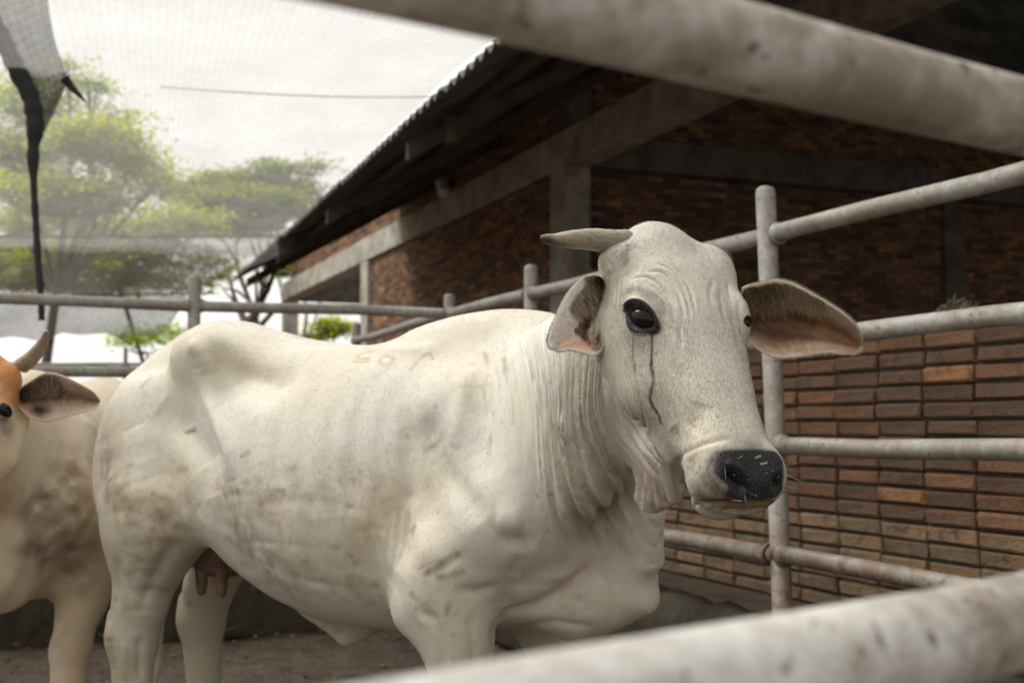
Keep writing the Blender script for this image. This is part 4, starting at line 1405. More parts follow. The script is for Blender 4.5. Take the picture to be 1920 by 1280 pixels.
# ------------------------------------------------------------------ trees beyond the yard
def tree(label, base, blobs, trunk_r, mat, n, leaf, seed, group='trees beyond the net', fk=.55):
    """blobs: (centre, radii) of leafy masses; limbs run from the trunk to each"""
    rnd = random.Random(seed)
    t = empty('tree', base, 0, label, 'tree', group)
    base = Vector(base)
    top = sum((Vector(c) for c, r in blobs), Vector()) / len(blobs)
    fork = base.lerp(Vector((top.x, top.y, top.z)), fk)
    bm = bmesh.new()
    tube(bm, [base + Vector((0, 0, -.1)), base.lerp(fork, .4) + Vector((.08, 0, 0)), fork], [trunk_r * 1.25, trunk_r, trunk_r * .8], 10)
    for c, r in blobs:
        c = Vector(c); m = fork.lerp(c, .5) + Vector((rnd.uniform(-.3, .3), rnd.uniform(-.3, .3), -.1))
        tube(bm, [fork, m, c], [trunk_r * .6, trunk_r * .35, trunk_r * .1], 7)
        for k in range(5):
            e = c + Vector((rnd.uniform(-1, 1) * r[0], rnd.uniform(-1, 1) * r[1], rnd.uniform(-.5, .8) * r[2])) * .9
            tube(bm, [m.lerp(c, .6), (c + e) / 2 + Vector((0, 0, .05)), e], [trunk_r * .2, trunk_r * .1, .008], 5)
    child('trunk', bm, M['bark'], t, True)
    V, Fc = [], []
    vol = [r[0] * r[1] * r[2] for c, r in blobs]; tot = sum(vol)
    for (c, r), vv in zip(blobs, vol):
        c = Vector(c)
        clumps = max(4, int(n * vv / tot / 26))
        for k in range(clumps):
            d = Vector((rnd.gauss(0, 1), rnd.gauss(0, 1), rnd.gauss(0, 1))).normalized() * rnd.uniform(.35, 1.05)
            cc = c + Vector((d.x * r[0], d.y * r[1], d.z * r[2]))
            cr = rnd.uniform(.16, .42)
            for q in range(26):
                e = Vector((rnd.gauss(0, 1) * 1.5, rnd.gauss(0, 1) * 1.5, rnd.gauss(0, .42))) * cr * .5
                p = cc + e - base
                a = rnd.uniform(0, 6.28); tl = rnd.uniform(-.6, .5)
                ax = Vector((math.cos(a), math.sin(a), tl)).normalized() * leaf * rnd.uniform(.7, 1.4)
                sd = ax.cross(Vector((rnd.uniform(-.4, .4), rnd.uniform(-.4, .4), 1))).normalized() * leaf * .42
                b = len(V); V += [p - ax * .5, p + sd * .5, p + ax * .5, p - sd * .5]; Fc.append((b, b + 1, b + 2, b + 3))
    me = mesh_from('crown', np.array([tuple(v) for v in V]), Fc)
    link('crown', me, mat, t)
    return t

def pxblob(px, py, D, rx, rz, ry=None):
    return (tuple(at(px, py, D)), (rx * D / FPX, (ry or rx) * D / FPX, rz * D / FPX))
def ground_at(px, D):
    p = at(px, 800, D); return (p.x, p.y, 0)
tree('tall light green tree whose feathery crown spreads behind the loose net', ground_at(40, 21), [pxblob(60, 200, 21, 80, 44), pxblob(175, 262, 20, 105, 44), pxblob(30, 300, 21, 90, 60), pxblob(250, 305, 22, 75, 30), pxblob(120, 370, 20, 130, 46), pxblob(170, 160, 21, 46, 20), pxblob(290, 345, 21, 60, 24), pxblob(130, 120, 21, 26, 12), pxblob(215, 215, 21, 50, 14)], .09, M['leaf_a'], 21000, .13, 1)
tree('darker flat topped tree behind the net, right beside the roof end', ground_at(480, 30), [pxblob(430, 345, 30, 75, 26), pxblob(520, 330, 30, 62, 28), pxblob(585, 312, 30, 34, 16), pxblob(470, 385, 29, 120, 34), pxblob(370, 370, 30, 60, 30), pxblob(560, 360, 30, 50, 20), pxblob(440, 420, 29, 100, 24)], .08, M['leaf_b'], 22000, .17, 2)
tree('leafy green tree low behind the wire, left of the roof corner', ground_at(330, 25), [pxblob(250, 480, 25, 110, 44), pxblob(120, 495, 24, 110, 44), pxblob(330, 420, 25, 90, 40), pxblob(10, 480, 25, 80, 60), pxblob(390, 500, 25, 60, 30), pxblob(200, 430, 25, 100, 26), pxblob(60, 420, 25, 90, 30), pxblob(150, 535, 25, 150, 20), pxblob(330, 530, 25, 90, 20)], .05, M['leaf_a'], 24000, .15, 3, fk=.93)
tree('small bright green bush below the net curtain behind the fence', ground_at(275, 17), [pxblob(275, 632, 17, 34, 14), pxblob(320, 620, 17.4, 24, 16), pxblob(235, 640, 17, 22, 9)], .02, M['leaf_c'], 1300, .09, 4, fk=.9)
tree('distant green tree seen through the open end of the shed', ground_at(625, 44), [pxblob(625, 612, 44, 40, 20), pxblob(590, 632, 44, 30, 12)], .15, M['leaf_a'], 2200, .2, 5)
tree('sunlit yellow green foliage peeping over the far end of the shed', ground_at(570, 42), [pxblob(560, 497, 42, 44, 9), pxblob(620, 486, 42, 34, 9), pxblob(520, 510, 42, 24, 10)], .15, M['leaf_c'], 2600, .2, 6)
def bare_tree():
    b = Vector(ground_at(470, 17))
    t = empty('bare_tree', b, 0, 'leafless grey tree with bare forked branches behind the fence corner', 'tree')
    bm = bmesh.new(); D = 17
    for pts, r in (([(470, 900), (455, 700), (462, 610), (500, 545), (520, 500)], (.12, .10, .08, .05, .02)), ([(462, 610), (440, 560), (430, 520)], (.06, .035, .012)),
                   ([(500, 545), (480, 520), (492, 488)], (.035, .02, .01)), ([(462, 640), (520, 575), (545, 560)], (.05, .03, .012)), ([(447, 575), (420, 545)], (.025, .01)), ([(480, 575), (445, 545), (415, 540)], (.03, .02, .01))):
        tube(bm, [at(x, y, D + .02 * i) for i, (x, y) in enumerate(pts)], list(r), 9)
    child('trunk', bm, simple('bare_bark', (.20, .175, .15), .9), t, True)
bare_tree()
# ------------------------------------------------------------------ hide, hair, horn, eye materials
def hide_mat(name):
    m = Mat(name)
    at_ = m.attr("coat"); wt = m.attr("wet"); fold = m.attr("fold")
    g = m.noise(420, 3, .6); skin = m.noise(38, 5, .62)
    # fine wrinkles that run with the hanging neck skin
    sx = m.n.new("ShaderNodeSeparateXYZ"); m.l.new(m.co, sx.inputs[0])
    cx = m.n.new("ShaderNodeCombineXYZ")
    m.l.new(m.math('MULTIPLY', fold.outputs['Fac'], 4.6), cx.inputs[0]); m.l.new(m.math('MULTIPLY', sx.outputs['Z'], 3.0), cx.inputs[1])
    wr = m.noise(1.0, 3, .6, cx.outputs[0])
    fm = m.attr("foldmask").outputs['Fac']; wv = m.math('ABSOLUTE', m.math('SUBTRACT', wr, .5))
    wm = m.math('MULTIPLY', m.math('MINIMUM', wv, .14), fm)
    c = m.mix(m.ramp(g, .3, .75), at_.outputs['Color'], (.92, .91, .89, 1), 'MULTIPLY')
    c = m.mix(m.math('MULTIPLY', m.ramp(wv, .04, .0, 0, .34), fm), c, (.24, .19, .13))
    mott = m.noise(16, 6, .7); dry = m.math('SUBTRACT', 1.0, m.ramp(wt.outputs['Fac'], .05, .35))
    c = m.mix(m.math('MULTIPLY', m.ramp(mott, .46, .70, 0, .34), dry), c, (.44, .39, .29))
    c = m.mix(m.math('MULTIPLY', m.ramp(m.noise(75, 4, .7, m.scaled((1, 1, .35))), .52, .75, 0, .30), dry), c, (.34, .30, .23))
    hairg = m.noise(1.0, 3, .6, m.scaled((330, 330, 70)))
    sp = m.ramp(m.math('ADD', m.math('MULTIPLY', m.noise(520, 2, .6), .7), m.math('MULTIPLY', m.noise(170, 3, .6), .3)), .62, .36)
    c = m.mix(m.math('MULTIPLY', sp, m.math('MULTIPLY', m.math('MULTIPLY', m.attr('grey').outputs['Fac'], dry), .62)), c, (.13, .11, .085))
    n1 = m.bump(m.math('ADD', m.math('MULTIPLY', skin, .45), m.math('MULTIPLY', g, .20)), .24, .006)
    n1 = m.bump(hairg, .22, .0022, n1)
    n2 = m.bump(wm, .9, .036, n1)
    vo = m.n.new("ShaderNodeTexVoronoi"); vo.inputs['Scale'].default_value = 230; vo.feature = 'SMOOTH_F1'
    m.l.new(m.co, vo.inputs['Vector'])
    n2 = m.bump(m.math('MULTIPLY', vo.outputs['Distance'], m.math('MULTIPLY', wt.outputs['Fac'], -1.0)), .55, .0035, n2)
    rough = m.math('SUBTRACT', .74, m.math('MULTIPLY', wt.outputs['Fac'], m.ramp(m.noise(60, 4), .3, .7, .30, .50)))
    m.fin(c, rough, n2, .32)
    m.b.inputs['Sheen Weight'].default_value = .12
    m.b.inputs['Sheen Roughness'].default_value = .5
    return m.m

def hair_mat(name, rough=.6):
    m = Mat(name)
    m.fin(m.attr("coat").outputs['Color'], rough, m.attr("root_normal").outputs['Vector'], .25)
    return m.m
M['hide'] = hide_mat('hide'); M['hair'] = hair_mat('coat_hair')
def ear_mat():
    m = Mat('ear_skin')
    c = m.mix(m.ramp(m.noise(120, 4, .6), .3, .75, 0, .5), m.attr("coat").outputs['Color'], (.75, .7, .66), 'MULTIPLY')
    m.fin(c, .7, m.bump(m.noise(150, 4), .3, .003), .3)
    m.b.inputs['Subsurface Weight'].default_value = .08
    m.b.inputs['Subsurface Radius'].default_value = (.012, .005, .003)
    m.b.inputs['Subsurface Scale'].default_value = 1.0
    return m.m
M['ear'] = ear_mat()
def horn_mat():
    m = Mat('horn_keratin')
    n = m.noise(1.0, 5, .65, m.scaled((30, 160, 160))); n2 = m.noise(60, 4)
    c = m.mix(m.ramp(n, .35, .7, 0, .75), m.attr("coat").outputs['Color'], (.17, .125, .085))
    c = m.mix(m.ramp(n2, .55, .75, 0, .4), c, (.10, .08, .06))
    return m.fin(c, .52, m.bump(n, .55, .004), .4)
M['horn'] = horn_mat()
mm = Mat('eye_wet'); M['eye'] = mm.fin((.008, .0065, .006), .13, None, .22)
mm = Mat('udder_skin'); M['udder'] = mm.fin(mm.mix(mm.ramp(mm.noise(25, 4), .35, .7), (.17, .105, .078), (.10, .06, .046)), .65, mm.bump(mm.noise(60, 4), .4, .004))

def strips(name, roots, dirs, nrm, length, width, cols, mat, parent, curl=.35, seg=1):
    """hairs as thin tapering blades (world coordinates); the surface normal travels along for shading"""
    roots, dirs, nrm = (np.asarray(a, float) for a in (roots, dirs, nrm))
    n = len(roots)
    rg = np.random.default_rng(n)
    side = np.cross(dirs, nrm + rg.normal(0, .3, (n, 3))); side /= np.linalg.norm(side, axis=1)[:, None] + 1e-9
    L = (np.broadcast_to(length, n) * rg.uniform(.7, 1.25, n))[:, None]; W = np.broadcast_to(width, n)[:, None] * .5
    V, Fc = [], []
    down = dirs - nrm * (curl * .9)
    rows = []
    for k in range(seg + 1):
        t = k / seg
        p = roots + dirs * L * t + (down - dirs) * L * t * t * .6
        if k < seg: rows.append(np.stack([p - side * W * (1 - .55 * t), p + side * W * (1 - .55 * t)], 1))
        else: tip = p
    per = 2 * seg + 1
    allv = np.concatenate([r for r in rows] + [tip[:, None, :]], 1).reshape(-1, 3)
    base = np.arange(n) * per
    F = []
    for k in range(seg - 1):
        F.append(np.stack([base + 2 * k, base + 2 * k + 1, base + 2 * k + 3, base + 2 * k + 2], 1))
    T = np.stack([base + 2 * seg - 2, base + 2 * seg - 1, base + 2 * seg], 1)
    off = np.array(parent.location) if parent.parent is None else np.array(parent.parent.location)
    me = bpy.data.meshes.new(name)
    me.vertices.add(len(allv)); me.vertices.foreach_set("co", (allv - off).astype(np.float32).ravel())
    quads = np.concatenate(F) if F else np.zeros((0, 4), int)
    flat = np.concatenate([quads.ravel(), T.ravel()]).astype(np.int32)
    st = np.concatenate([np.arange(len(quads)) * 4, len(quads) * 4 + np.arange(len(T)) * 3]).astype(np.int32)
    me.loops.add(len(flat)); me.loops.foreach_set("vertex_index", flat)
    me.polygons.add(len(st)); me.polygons.foreach_set("loop_start", st)
    me.update(calc_edges=True)
    a = me.color_attributes.new("coat", 'FLOAT_COLOR', 'POINT')
    c4 = np.concatenate([np.asarray(cols, float), np.ones((n, 1))], 1)
    a.data.foreach_set("color", np.repeat(c4, per, 0).astype(np.float32).ravel())
    b = me.attributes.new("root_normal", 'FLOAT_VECTOR', 'POINT')
    nn = nrm + rg.normal(0, .12, (n, 3)); nn /= np.linalg.norm(nn, axis=1)[:, None]
    b.data.foreach_set("vector", np.repeat(nn, per, 0).astype(np.float32).ravel())
    return link(name, me, mat, parent)

def build_body(name, pose, lo, hi, h, zones, base, detail, colour, parent):
    F = cow_field(pose)
    V, Q = surface_nets(F, lo, hi, h)
    V = snap(F, V, 2, h * .5)
    faces = [tuple(q) for q in Q.tolist()]
    for zone in zones:
        cen = V[np.array([f[0] for f in faces])]
        n0 = len(V)
        V, faces = refine(V, faces, zone(cen))
        V[n0:] = snap(F, V[n0:], 1, .004)
    Vw = pose.world(V)
    C = Caster(Vw, faces)
    S = Sculpt(Vw, normals_of(Vw, faces))
    S.neck = (np.zeros(len(Vw)), np.zeros(len(Vw)))
    if detail: detail(S, C)
    col, wet = colour(S, C, base)
    Vn = S.apply()
    me = mesh_from(name, Vn - np.array(parent.location), faces)
    a = me.color_attributes.new("coat", 'FLOAT_COLOR', 'POINT')
    a.data.foreach_set("color", np.concatenate([col, np.ones((len(col), 1))], 1).astype(np.float32).ravel())
    for key, v in (("wet", wet), ("grey", getattr(S, "grey", wet * 0)), ("fold", S.neck[0]), ("foldmask", S.neck[1])):
        b = me.attributes.new(key, 'FLOAT', 'POINT'); b.data.foreach_set("value", np.asarray(v, np.float32))
    ob = link(name, me, M['hide'], parent)
    build_body.grey = getattr(S, 'grey', None)
    N = np.zeros(len(Vn) * 3, np.float32); me.vertex_normals.foreach_get("vector", N)
    return ob, Vn, faces, C, N.reshape(-1, 3).astype(float), col, wet

def coat(pose, Vn, N, faces, col, wet, parent, count, zones, name='coat_hair', grey=None):
    """short hair over the hide; zones(local points) -> density weight, length, forward flow"""
    rg = np.random.default_rng(5)
    q = np.array([f[:4] if len(f) >= 4 else (f[0], f[1], f[2], f[2]) for f in faces])
    cen = Vn[q].mean(1)
    ar = np.linalg.norm(np.cross(Vn[q[:, 2]] - Vn[q[:, 0]], Vn[q[:, 3]] - Vn[q[:, 1]]), axis=1) * .5
    loc = (cen - pose.o) @ pose.M.T / pose.sc
    dens, length, flow = zones(loc)
    view = np.array(EYE) - cen; dist = np.linalg.norm(view, axis=1); view /= dist[:, None]
    fac = (view * N[q[:, 0]]).sum(1)
    w = ar * dens * np.where(fac > -.35, 1, .15)
    f = rg.choice(len(q), count, p=w / w.sum())
    a, b = rg.random(count)[:, None], rg.random(count)[:, None]
    Q = q[f]
    P = (Vn[Q[:, 0]] * (1 - a) + Vn[Q[:, 1]] * a) * (1 - b) + (Vn[Q[:, 3]] * (1 - a) + Vn[Q[:, 2]] * a) * b
    n = N[Q[:, 0]] * .5 + N[Q[:, 2]] * .5; n /= np.linalg.norm(n, axis=1)[:, None] + 1e-9
    fl = flow[f] @ pose.M
    swirl = np.stack([vnoise(P, 7, k + 20, 2) for k in range(3)], 1)
    d = fl + swirl * .55 + rg.normal(0, .16, (count, 3))
    d = d - n * (d * n).sum(1)[:, None]; d /= np.linalg.norm(d, axis=1)[:, None] + 1e-9
    lift = rg.uniform(.08, .30, count)[:, None]
    d = d + n * lift; d /= np.linalg.norm(d, axis=1)[:, None]
    c = np.minimum(col[Q[:, 0]] * rg.uniform(.88, 1.12, count)[:, None], .86)
    if grey is not None:
        k = (rg.random(count) < .55 * np.clip(grey[Q[:, 0]] * 1.4, 0, 1))[:, None]; c = np.where(k, c * np.array([.52, .50, .46]), c)
    keep = wet[Q[:, 0]] < .25
    o = strips(name, P[keep], d[keep], n[keep], length[f][keep], .00062 * np.clip(dist[f][keep] / 2.2, .8, 1.6), c[keep], M['hair'], parent, .25, 1)
    return tag(o, kind='stuff')

def ear(parent, U, Lo, D, cup, back, thick, colf, mat, name='ear', uvn=None):
    """ear blade from its two edges in the photo, given real depth D(t), cupped backwards and solid"""
    nU, nA = 40, 26
    def rs(P):
        P = np.array(smooth_line(P, 6)); s = np.concatenate([[0], np.cumsum(np.linalg.norm(np.diff(P, axis=0), axis=1))]); s /= s[-1]
        q = np.linspace(0, 1, nU); return np.stack([np.interp(q, s, P[:, 0]), np.interp(q, s, P[:, 1])], 1)
    A, B = rs(U), rs(Lo)
    X = np.zeros((nU, nA, 3)); 
    back = np.array(back, float)
    for i in range(nU):
        t = i / (nU - 1)
        for j in range(nA):
            f = j / (nA - 1)
            p = A[i] * (1 - f) + B[i] * f
            q = np.array(at(p[0], p[1], D(t, f)))
            X[i, j] = q + back * cup(t, f)
    V = X.reshape(-1, 3)
    faces = [(i * nA + j, i * nA + j + 1, (i + 1) * nA + j + 1, (i + 1) * nA + j) for i in range(nU - 1) for j in range(nA - 1)]
    N = normals_of(V, faces)
    if (N.mean(0) @ back) > 0: faces = [f[::-1] for f in faces]; N = -N
    T = np.array([i / (nU - 1) for i in range(nU) for j in range(nA)]); Fr = np.array([j / (nA - 1) for i in range(nU) for j in range(nA)])
    rim = np.minimum(np.minimum(Fr, 1 - Fr) * 8, (1 - T) * 9).clip(0, 1)
    th = thick * (.35 + .65 * rim ** .5)
    V2 = np.concatenate([V, V - N * th[:, None]])
    n0 = len(V)
    allf = faces + [tuple(k + n0 for k in f[::-1]) for f in faces]
    bd = [i * nA for i in range(nU)] + [(nU - 1) * nA + j for j in range(1, nA)] + [i * nA + nA - 1 for i in range(nU - 2, -1, -1)]
    fl = faces[0]
    for a, b in zip(bd[:-1], bd[1:]): allf.append((a, b, b + n0, a + n0))
    cin = colf(T, Fr, V); cout = np.tile(np.array([.66, .61, .54]), (n0, 1))
    me = mesh_from(name, V2 - np.array(parent.location), allf)
    a = me.color_attributes.new("coat", 'FLOAT_COLOR', 'POINT')
    a.data.foreach_set("color", np.concatenate([np.concatenate([cin, cout]), np.ones((2 * n0, 1))], 1).astype(np.float32).ravel())
    o = link(name, me, mat, parent)
    bm = bmesh.new(); bm.from_mesh(me); bmesh.ops.recalc_face_normals(bm, faces=bm.faces); bm.to_mesh(me); bm.free()
    return o, X, N.reshape(nU, nA, 3), cin.reshape(nU, nA, 3)

def ramp3(x, stops):
    xs = [s[0] for s in stops]; c = np.array([s[1] for s in stops], float)
    return np.stack([np.interp(x, xs, c[:, k]) for k in range(3)], -1)

def ear_fur(o, X, N, cin, regions, seed):
    """regions: (t0, t1, f0, f1, count, length, width, direction(world), colours, lift)"""
    rg = np.random.default_rng(seed); R, D, NN, L, W, Cc = [], [], [], [], [], []
    nU, nA = X.shape[:2]
    for t0, t1, f0, f1, cnt, ln, wd, dr, cs, lift in regions:
        t = rg.uniform(t0, t1, cnt) * (nU - 1); f = rg.uniform(f0, f1, cnt) * (nA - 1)
        i = np.clip(t.astype(int), 0, nU - 2); j = np.clip(f.astype(int), 0, nA - 2)
        a, b = (t - i)[:, None], (f - j)[:, None]
        P = (X[i, j] * (1 - a) + X[i + 1, j] * a) * (1 - b) + (X[i, j + 1] * (1 - a) + X[i + 1, j + 1] * a) * b
        n = N[i, j]
        d = np.tile(np.array(dr, float), (cnt, 1)) + rg.normal(0, .22, (cnt, 3))
        d /= np.linalg.norm(d, axis=1)[:, None]; d = d + n * lift; d /= np.linalg.norm(d, axis=1)[:, None]
        R.append(P); D.append(d); NN.append(n); L.append(np.full(cnt, ln)); W.append(np.full(cnt, wd))
        if cs is None: Cc.append(cin[i, j] * rg.uniform(.8, 1.15, cnt)[:, None])
        else:
            k = rg.integers(0, len(cs), cnt); Cc.append(np.array(cs)[k] * rg.uniform(.8, 1.15, cnt)[:, None])
    h = strips('ear_hair', np.concatenate(R), np.concatenate(D), np.concatenate(NN), np.concatenate(L), np.concatenate(W), np.concatenate(Cc), M['hair'], o, .3, 3)
    return tag(h, kind='stuff')

def horn(parent, pts, radii, tipc=(.03, .026, .024), base_c=(.30, .25, .19), up_c=(.46, .40, .31)):
    pts = [Vector(p) for p in pts]
    n, rings = 22, []
    P = smooth_line([tuple(p) for p in pts], 5) if False else None
    V, Fc, Cc = [], [], []
    m = 34
    for i in range(m):
        s = i / (m - 1) * (len(pts) - 1); k = min(int(s), len(pts) - 2); t = s - k
        p0 = pts[max(k - 1, 0)]; p1 = pts[k]; p2 = pts[k + 1]; p3 = pts[min(k + 2, len(pts) - 1)]
        p = 0.5 * ((2 * p1) + (p2 - p0) * t + (2 * p0 - 5 * p1 + 4 * p2 - p3) * t * t + (3 * p1 - p0 - 3 * p2 + p3) * t ** 3)
        d = (p2 - p1).normalized(); a = d.cross(Vector((0, 0, 1))).normalized(); b = a.cross(d)
        r = radii[k] * (1 - t) + radii[k + 1] * t
        r *= 1 + .025 * math.sin(i * 2.1) * (1 - i / m)
        for q in range(n):
            w = 2 * math.pi * q / n
            V.append(tuple(p + (a * math.cos(w) + b * math.sin(w) * .92) * r))
            f = i / (m - 1); u = max(0, math.sin(w))
            c = np.array(base_c) * (1 - u * .8) + np.array(up_c) * u * .8  # upper side painted lighter: a top highlight put into the horn colour
            g = min(1, max(0, (f - .62 - .18 * math.sin(w)) / .2)); Cc.append(tuple(c * (1 - g) + np.array(tipc) * g * (1 + u * 2)))
    for i in range(m - 1):
        for q in range(n): Fc.append((i * n + q, i * n + (q + 1) % n, (i + 1) * n + (q + 1) % n, (i + 1) * n + q))
    Fc.append(tuple(range(n))[::-1]); Fc.append(tuple((m - 1) * n + q for q in range(n)))
    me = mesh_from('horn', np.array(V) - np.array(parent.location), Fc)
    a = me.color_attributes.new("coat", 'FLOAT_COLOR', 'POINT')
    a.data.foreach_set("color", np.concatenate([np.array(Cc), np.ones((len(Cc), 1))], 1).astype(np.float32).ravel())
    return link('horn', me, M['horn'], parent)

def eyeball(parent, c, n, u, r):
    n = unit(n); u = unit(np.array(u) - n * (np.array(u) @ n)); w = np.cross(n, u)
    bm = bmesh.new(); bmesh.ops.create_uvsphere(bm, u_segments=32, v_segments=20, radius=1)
    Mt = Matrix(((u[0] * r[0], w[0] * r[1], n[0] * r[2], c[0]), (u[1] * r[0], w[1] * r[1], n[1] * r[2], c[1]), (u[2] * r[0], w[2] * r[1], n[2] * r[2], c[2]), (0, 0, 0, 1)))
    bm.transform(Mt)
    return child('eye', bm, M['eye'], parent, True)
# ------------------------------------------------------------------ the white cow
POSE = Pose((-1.085, 3.68), math.radians(-30), (.298, 2.35, 1.484), (.410, 2.05, 1.030))
XL = lambda x, y, D: tuple(POSE.loc(at(x, y, D)))
POSE.extra = [(Cap(XL(1226, 830, 2.44), XL(1226, 930, 2.50), .042, .034), .06), (Cap(XL(1246, 840, 2.38), XL(1246, 930, 2.44), .036, .022), .05),
              (Cap(XL(1262, 845, 2.28), XL(1266, 930, 2.35), .034, .014), .06),
              (Cap(XL(1222, 965, 2.69), XL(1222, 1045, 2.75), .022, .026), .05)]
cow = empty('zebu_cow', POSE.world([[.7, 0, 0]])[0], 0, 'large white zebu cow standing side on with its head turned to the viewer', 'cow')
def near_zone(c): return (c[:, 1] < .12) & (c[:, 2] > .35)
def face_zone(c): return np.linalg.norm(c - POSE.head(.25, -.03, -.08), axis=1) < .36
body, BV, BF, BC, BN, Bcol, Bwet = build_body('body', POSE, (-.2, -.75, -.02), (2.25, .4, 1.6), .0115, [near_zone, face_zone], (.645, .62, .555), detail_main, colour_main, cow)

def cow_zones(c):
    hd = (c - POSE.P) @ np.stack([POSE.a, POSE.y, POSE.z]).T
    inhead = (np.linalg.norm(c - POSE.head(.25, 0, -.08), axis=1) < .36)
    legs = c[:, 2] < .5
    neck = (c[:, 0] > 1.35) & ~inhead; dens = np.where(inhead, 3.4, np.where(neck, .1, .8)); dens = np.where(legs, .5, dens)
    crown = inhead & (hd[:, 0] < .10)
    length = np.where(inhead, .0066, .0060); length = np.where(inhead, .0066 + .008 * np.clip((.11 - hd[:, 0]) / .08, 0, 1), length); length = np.where(neck, .006, length)
    flow = np.tile(np.array([-.55, 0, -.8]), (len(c), 1))
    fh = POSE.a[None] * np.clip((hd[:, 0] - .10) / .08, -.8, 1)[:, None] * .9 + POSE.y[None] * (hd[:, 1] * 5)[:, None] - POSE.z[None] * .2
    flow = np.where(inhead[:, None], fh, flow)
    return dens, length, flow
coat(POSE, BV, BN, BF, Bcol, Bwet, cow, 330000, cow_zones, grey=build_body.grey)

# eyes
e0 = BC(1194, 590)
hl = lambda W: np.stack([POSE.a, POSE.y, POSE.z]) @ (POSE.loc(W) - POSE.P)
vw = unit(np.array(EYE) - e0)
en = unit(POSE.M.T @ (-POSE.y * .86 + POSE.z * .5 + POSE.a * .05))
eu = unit(np.array(at(1230, 614, e0[1])) - np.array(at(1171, 585, e0[1])))
ec = e0 - en * .0178
eyeball(cow, ec, en, eu, (.0295, .0200, .0200))
lc = hl(ec); lc[1] = -lc[1]; ln = POSE.M @ en; ln = np.array([ln @ POSE.a, -(ln @ POSE.y), ln @ POSE.z])
lu = POSE.M @ eu; lu = np.array([lu @ POSE.a, -(lu @ POSE.y), lu @ POSE.z])
B3 = np.stack([POSE.a, POSE.y, POSE.z])
fc = POSE.world([POSE.P + lc @ B3])[0]
eyeball(cow, fc - POSE.M.T @ (ln @ B3) * .0025, POSE.M.T @ (ln @ B3), POSE.M.T @ (lu @ B3), (.0275, .0205, .0215))
# lashes
rg = np.random.default_rng(3)
LR, LD, LN = [], [], []
for x, y in zA((300, 765), (325, 735), (350, 718), (380, 708), (410, 708), (440, 718), (470, 735), (500, 765), (525, 800), (545, 840)):
    h = BC(x, y)
    if h is None: continue
    for k in range(7):
        LR.append(h + en * .004 + rg.normal(0, .0016, 3)); d = en * .9 + np.array([-.25, -.1, -.55]) + rg.normal(0, .15, 3); LD.append(unit(d)); LN.append(en)
strips('eyelash', LR, LD, LN, .016, .0007, np.tile([.03, .027, .025], (len(LR), 1)), M['hair'], cow, .2, 3)

# horns
hb = BC(1165, 452); hD = hb[1] + .02
horn(cow, [at(1172, 455, hD + .01), at(1150, 454, hD - .01), at(1110, 449, hD - .03), at(1070, 449, hD - .055), at(1040, 450, hD - .072), at(1023, 447, hD - .082), at(1014.5, 444, hD - .087)],
     [.028, .0262, .0230, .0185, .0130, .0094, .0035])
q0, q1, q2 = (Vector(POSE.world([POSE.head(*p)])[0]) for p in ((.085, .10, -.05), (.095, .135, -.058), (.112, .152, -.064)))
horn(cow, [q0, q1, q2], [.020, .013, .005], base_c=(.12, .10, .08), up_c=(.2, .17, .13))

# ears
eb = BC(1150, 560)
D0 = eb[1] + .035
W_, T_ = (.74, .69, .62), (.40, .27, .15)
def near_col(t, f, V):
    n = vnoise(V, 60, 3, 3)
    c = ramp3(f + .10 * n, [(0, (.86, .83, .78)), (.24, (.86, .82, .77)), (.36, (.86, .73, .65)), (.45, (.87, .80, .74)), (.55, (.82, .62, .52)), (.68, (.62, .36, .26)), (.85, (.74, .47, .36)), (1, (.78, .66, .56))])
    d = np.clip((.52 - np.abs(t + .04 * n - .22)) * 0 + 1 - np.hypot((t - .50) / .20, (f - .60) / .30), 0, 1)[:, None]
    c = c * (1 - np.minimum(d * 2.2, 1)) + np.array([.045, .027, .018]) * np.minimum(d * 2.2, 1)
    e = np.clip((t - .9) / .1, 0, 1)[:, None] * .5
    return c * (1 - e) + np.array([.8, .76, .7]) * e
nU_ = zE = [(980 + x * .2344, 400 + y * .2344) for x, y in ((668, 560), (640, 520), (590, 495), (530, 497), (470, 525), (375, 620), (300, 750), (245, 880), (207, 1000), (212, 1050), (226, 1076))]
nL_ = [(980 + x * .2344, 400 + y * .2344) for x, y in ((715, 660), (705, 740), (690, 820), (660, 910), (648, 1000), (628, 1085), (585, 1122), (520, 1118), (450, 1100), (370, 1083), (290, 1092))]
earN, EX, EN, EC = ear(cow, nU_, nL_, lambda t, f: D0 - .075 * t - .02 * t * (1 - f),
    lambda t, f: (.058 * (1 - t) ** .6 + .012) * (math.sin(math.pi * f) ** .8) * min(1, t * 6 + .3) - .006 * math.sin(f * 9) * t, POSE.M.T @ unit([.1, .35, -.1]) * 0 + np.array([.25, .95, .05]), .0055, near_col, M['ear'])
TF = [(.80, .60, .37), (.86, .72, .50), (.60, .42, .25), (.86, .79, .66)]
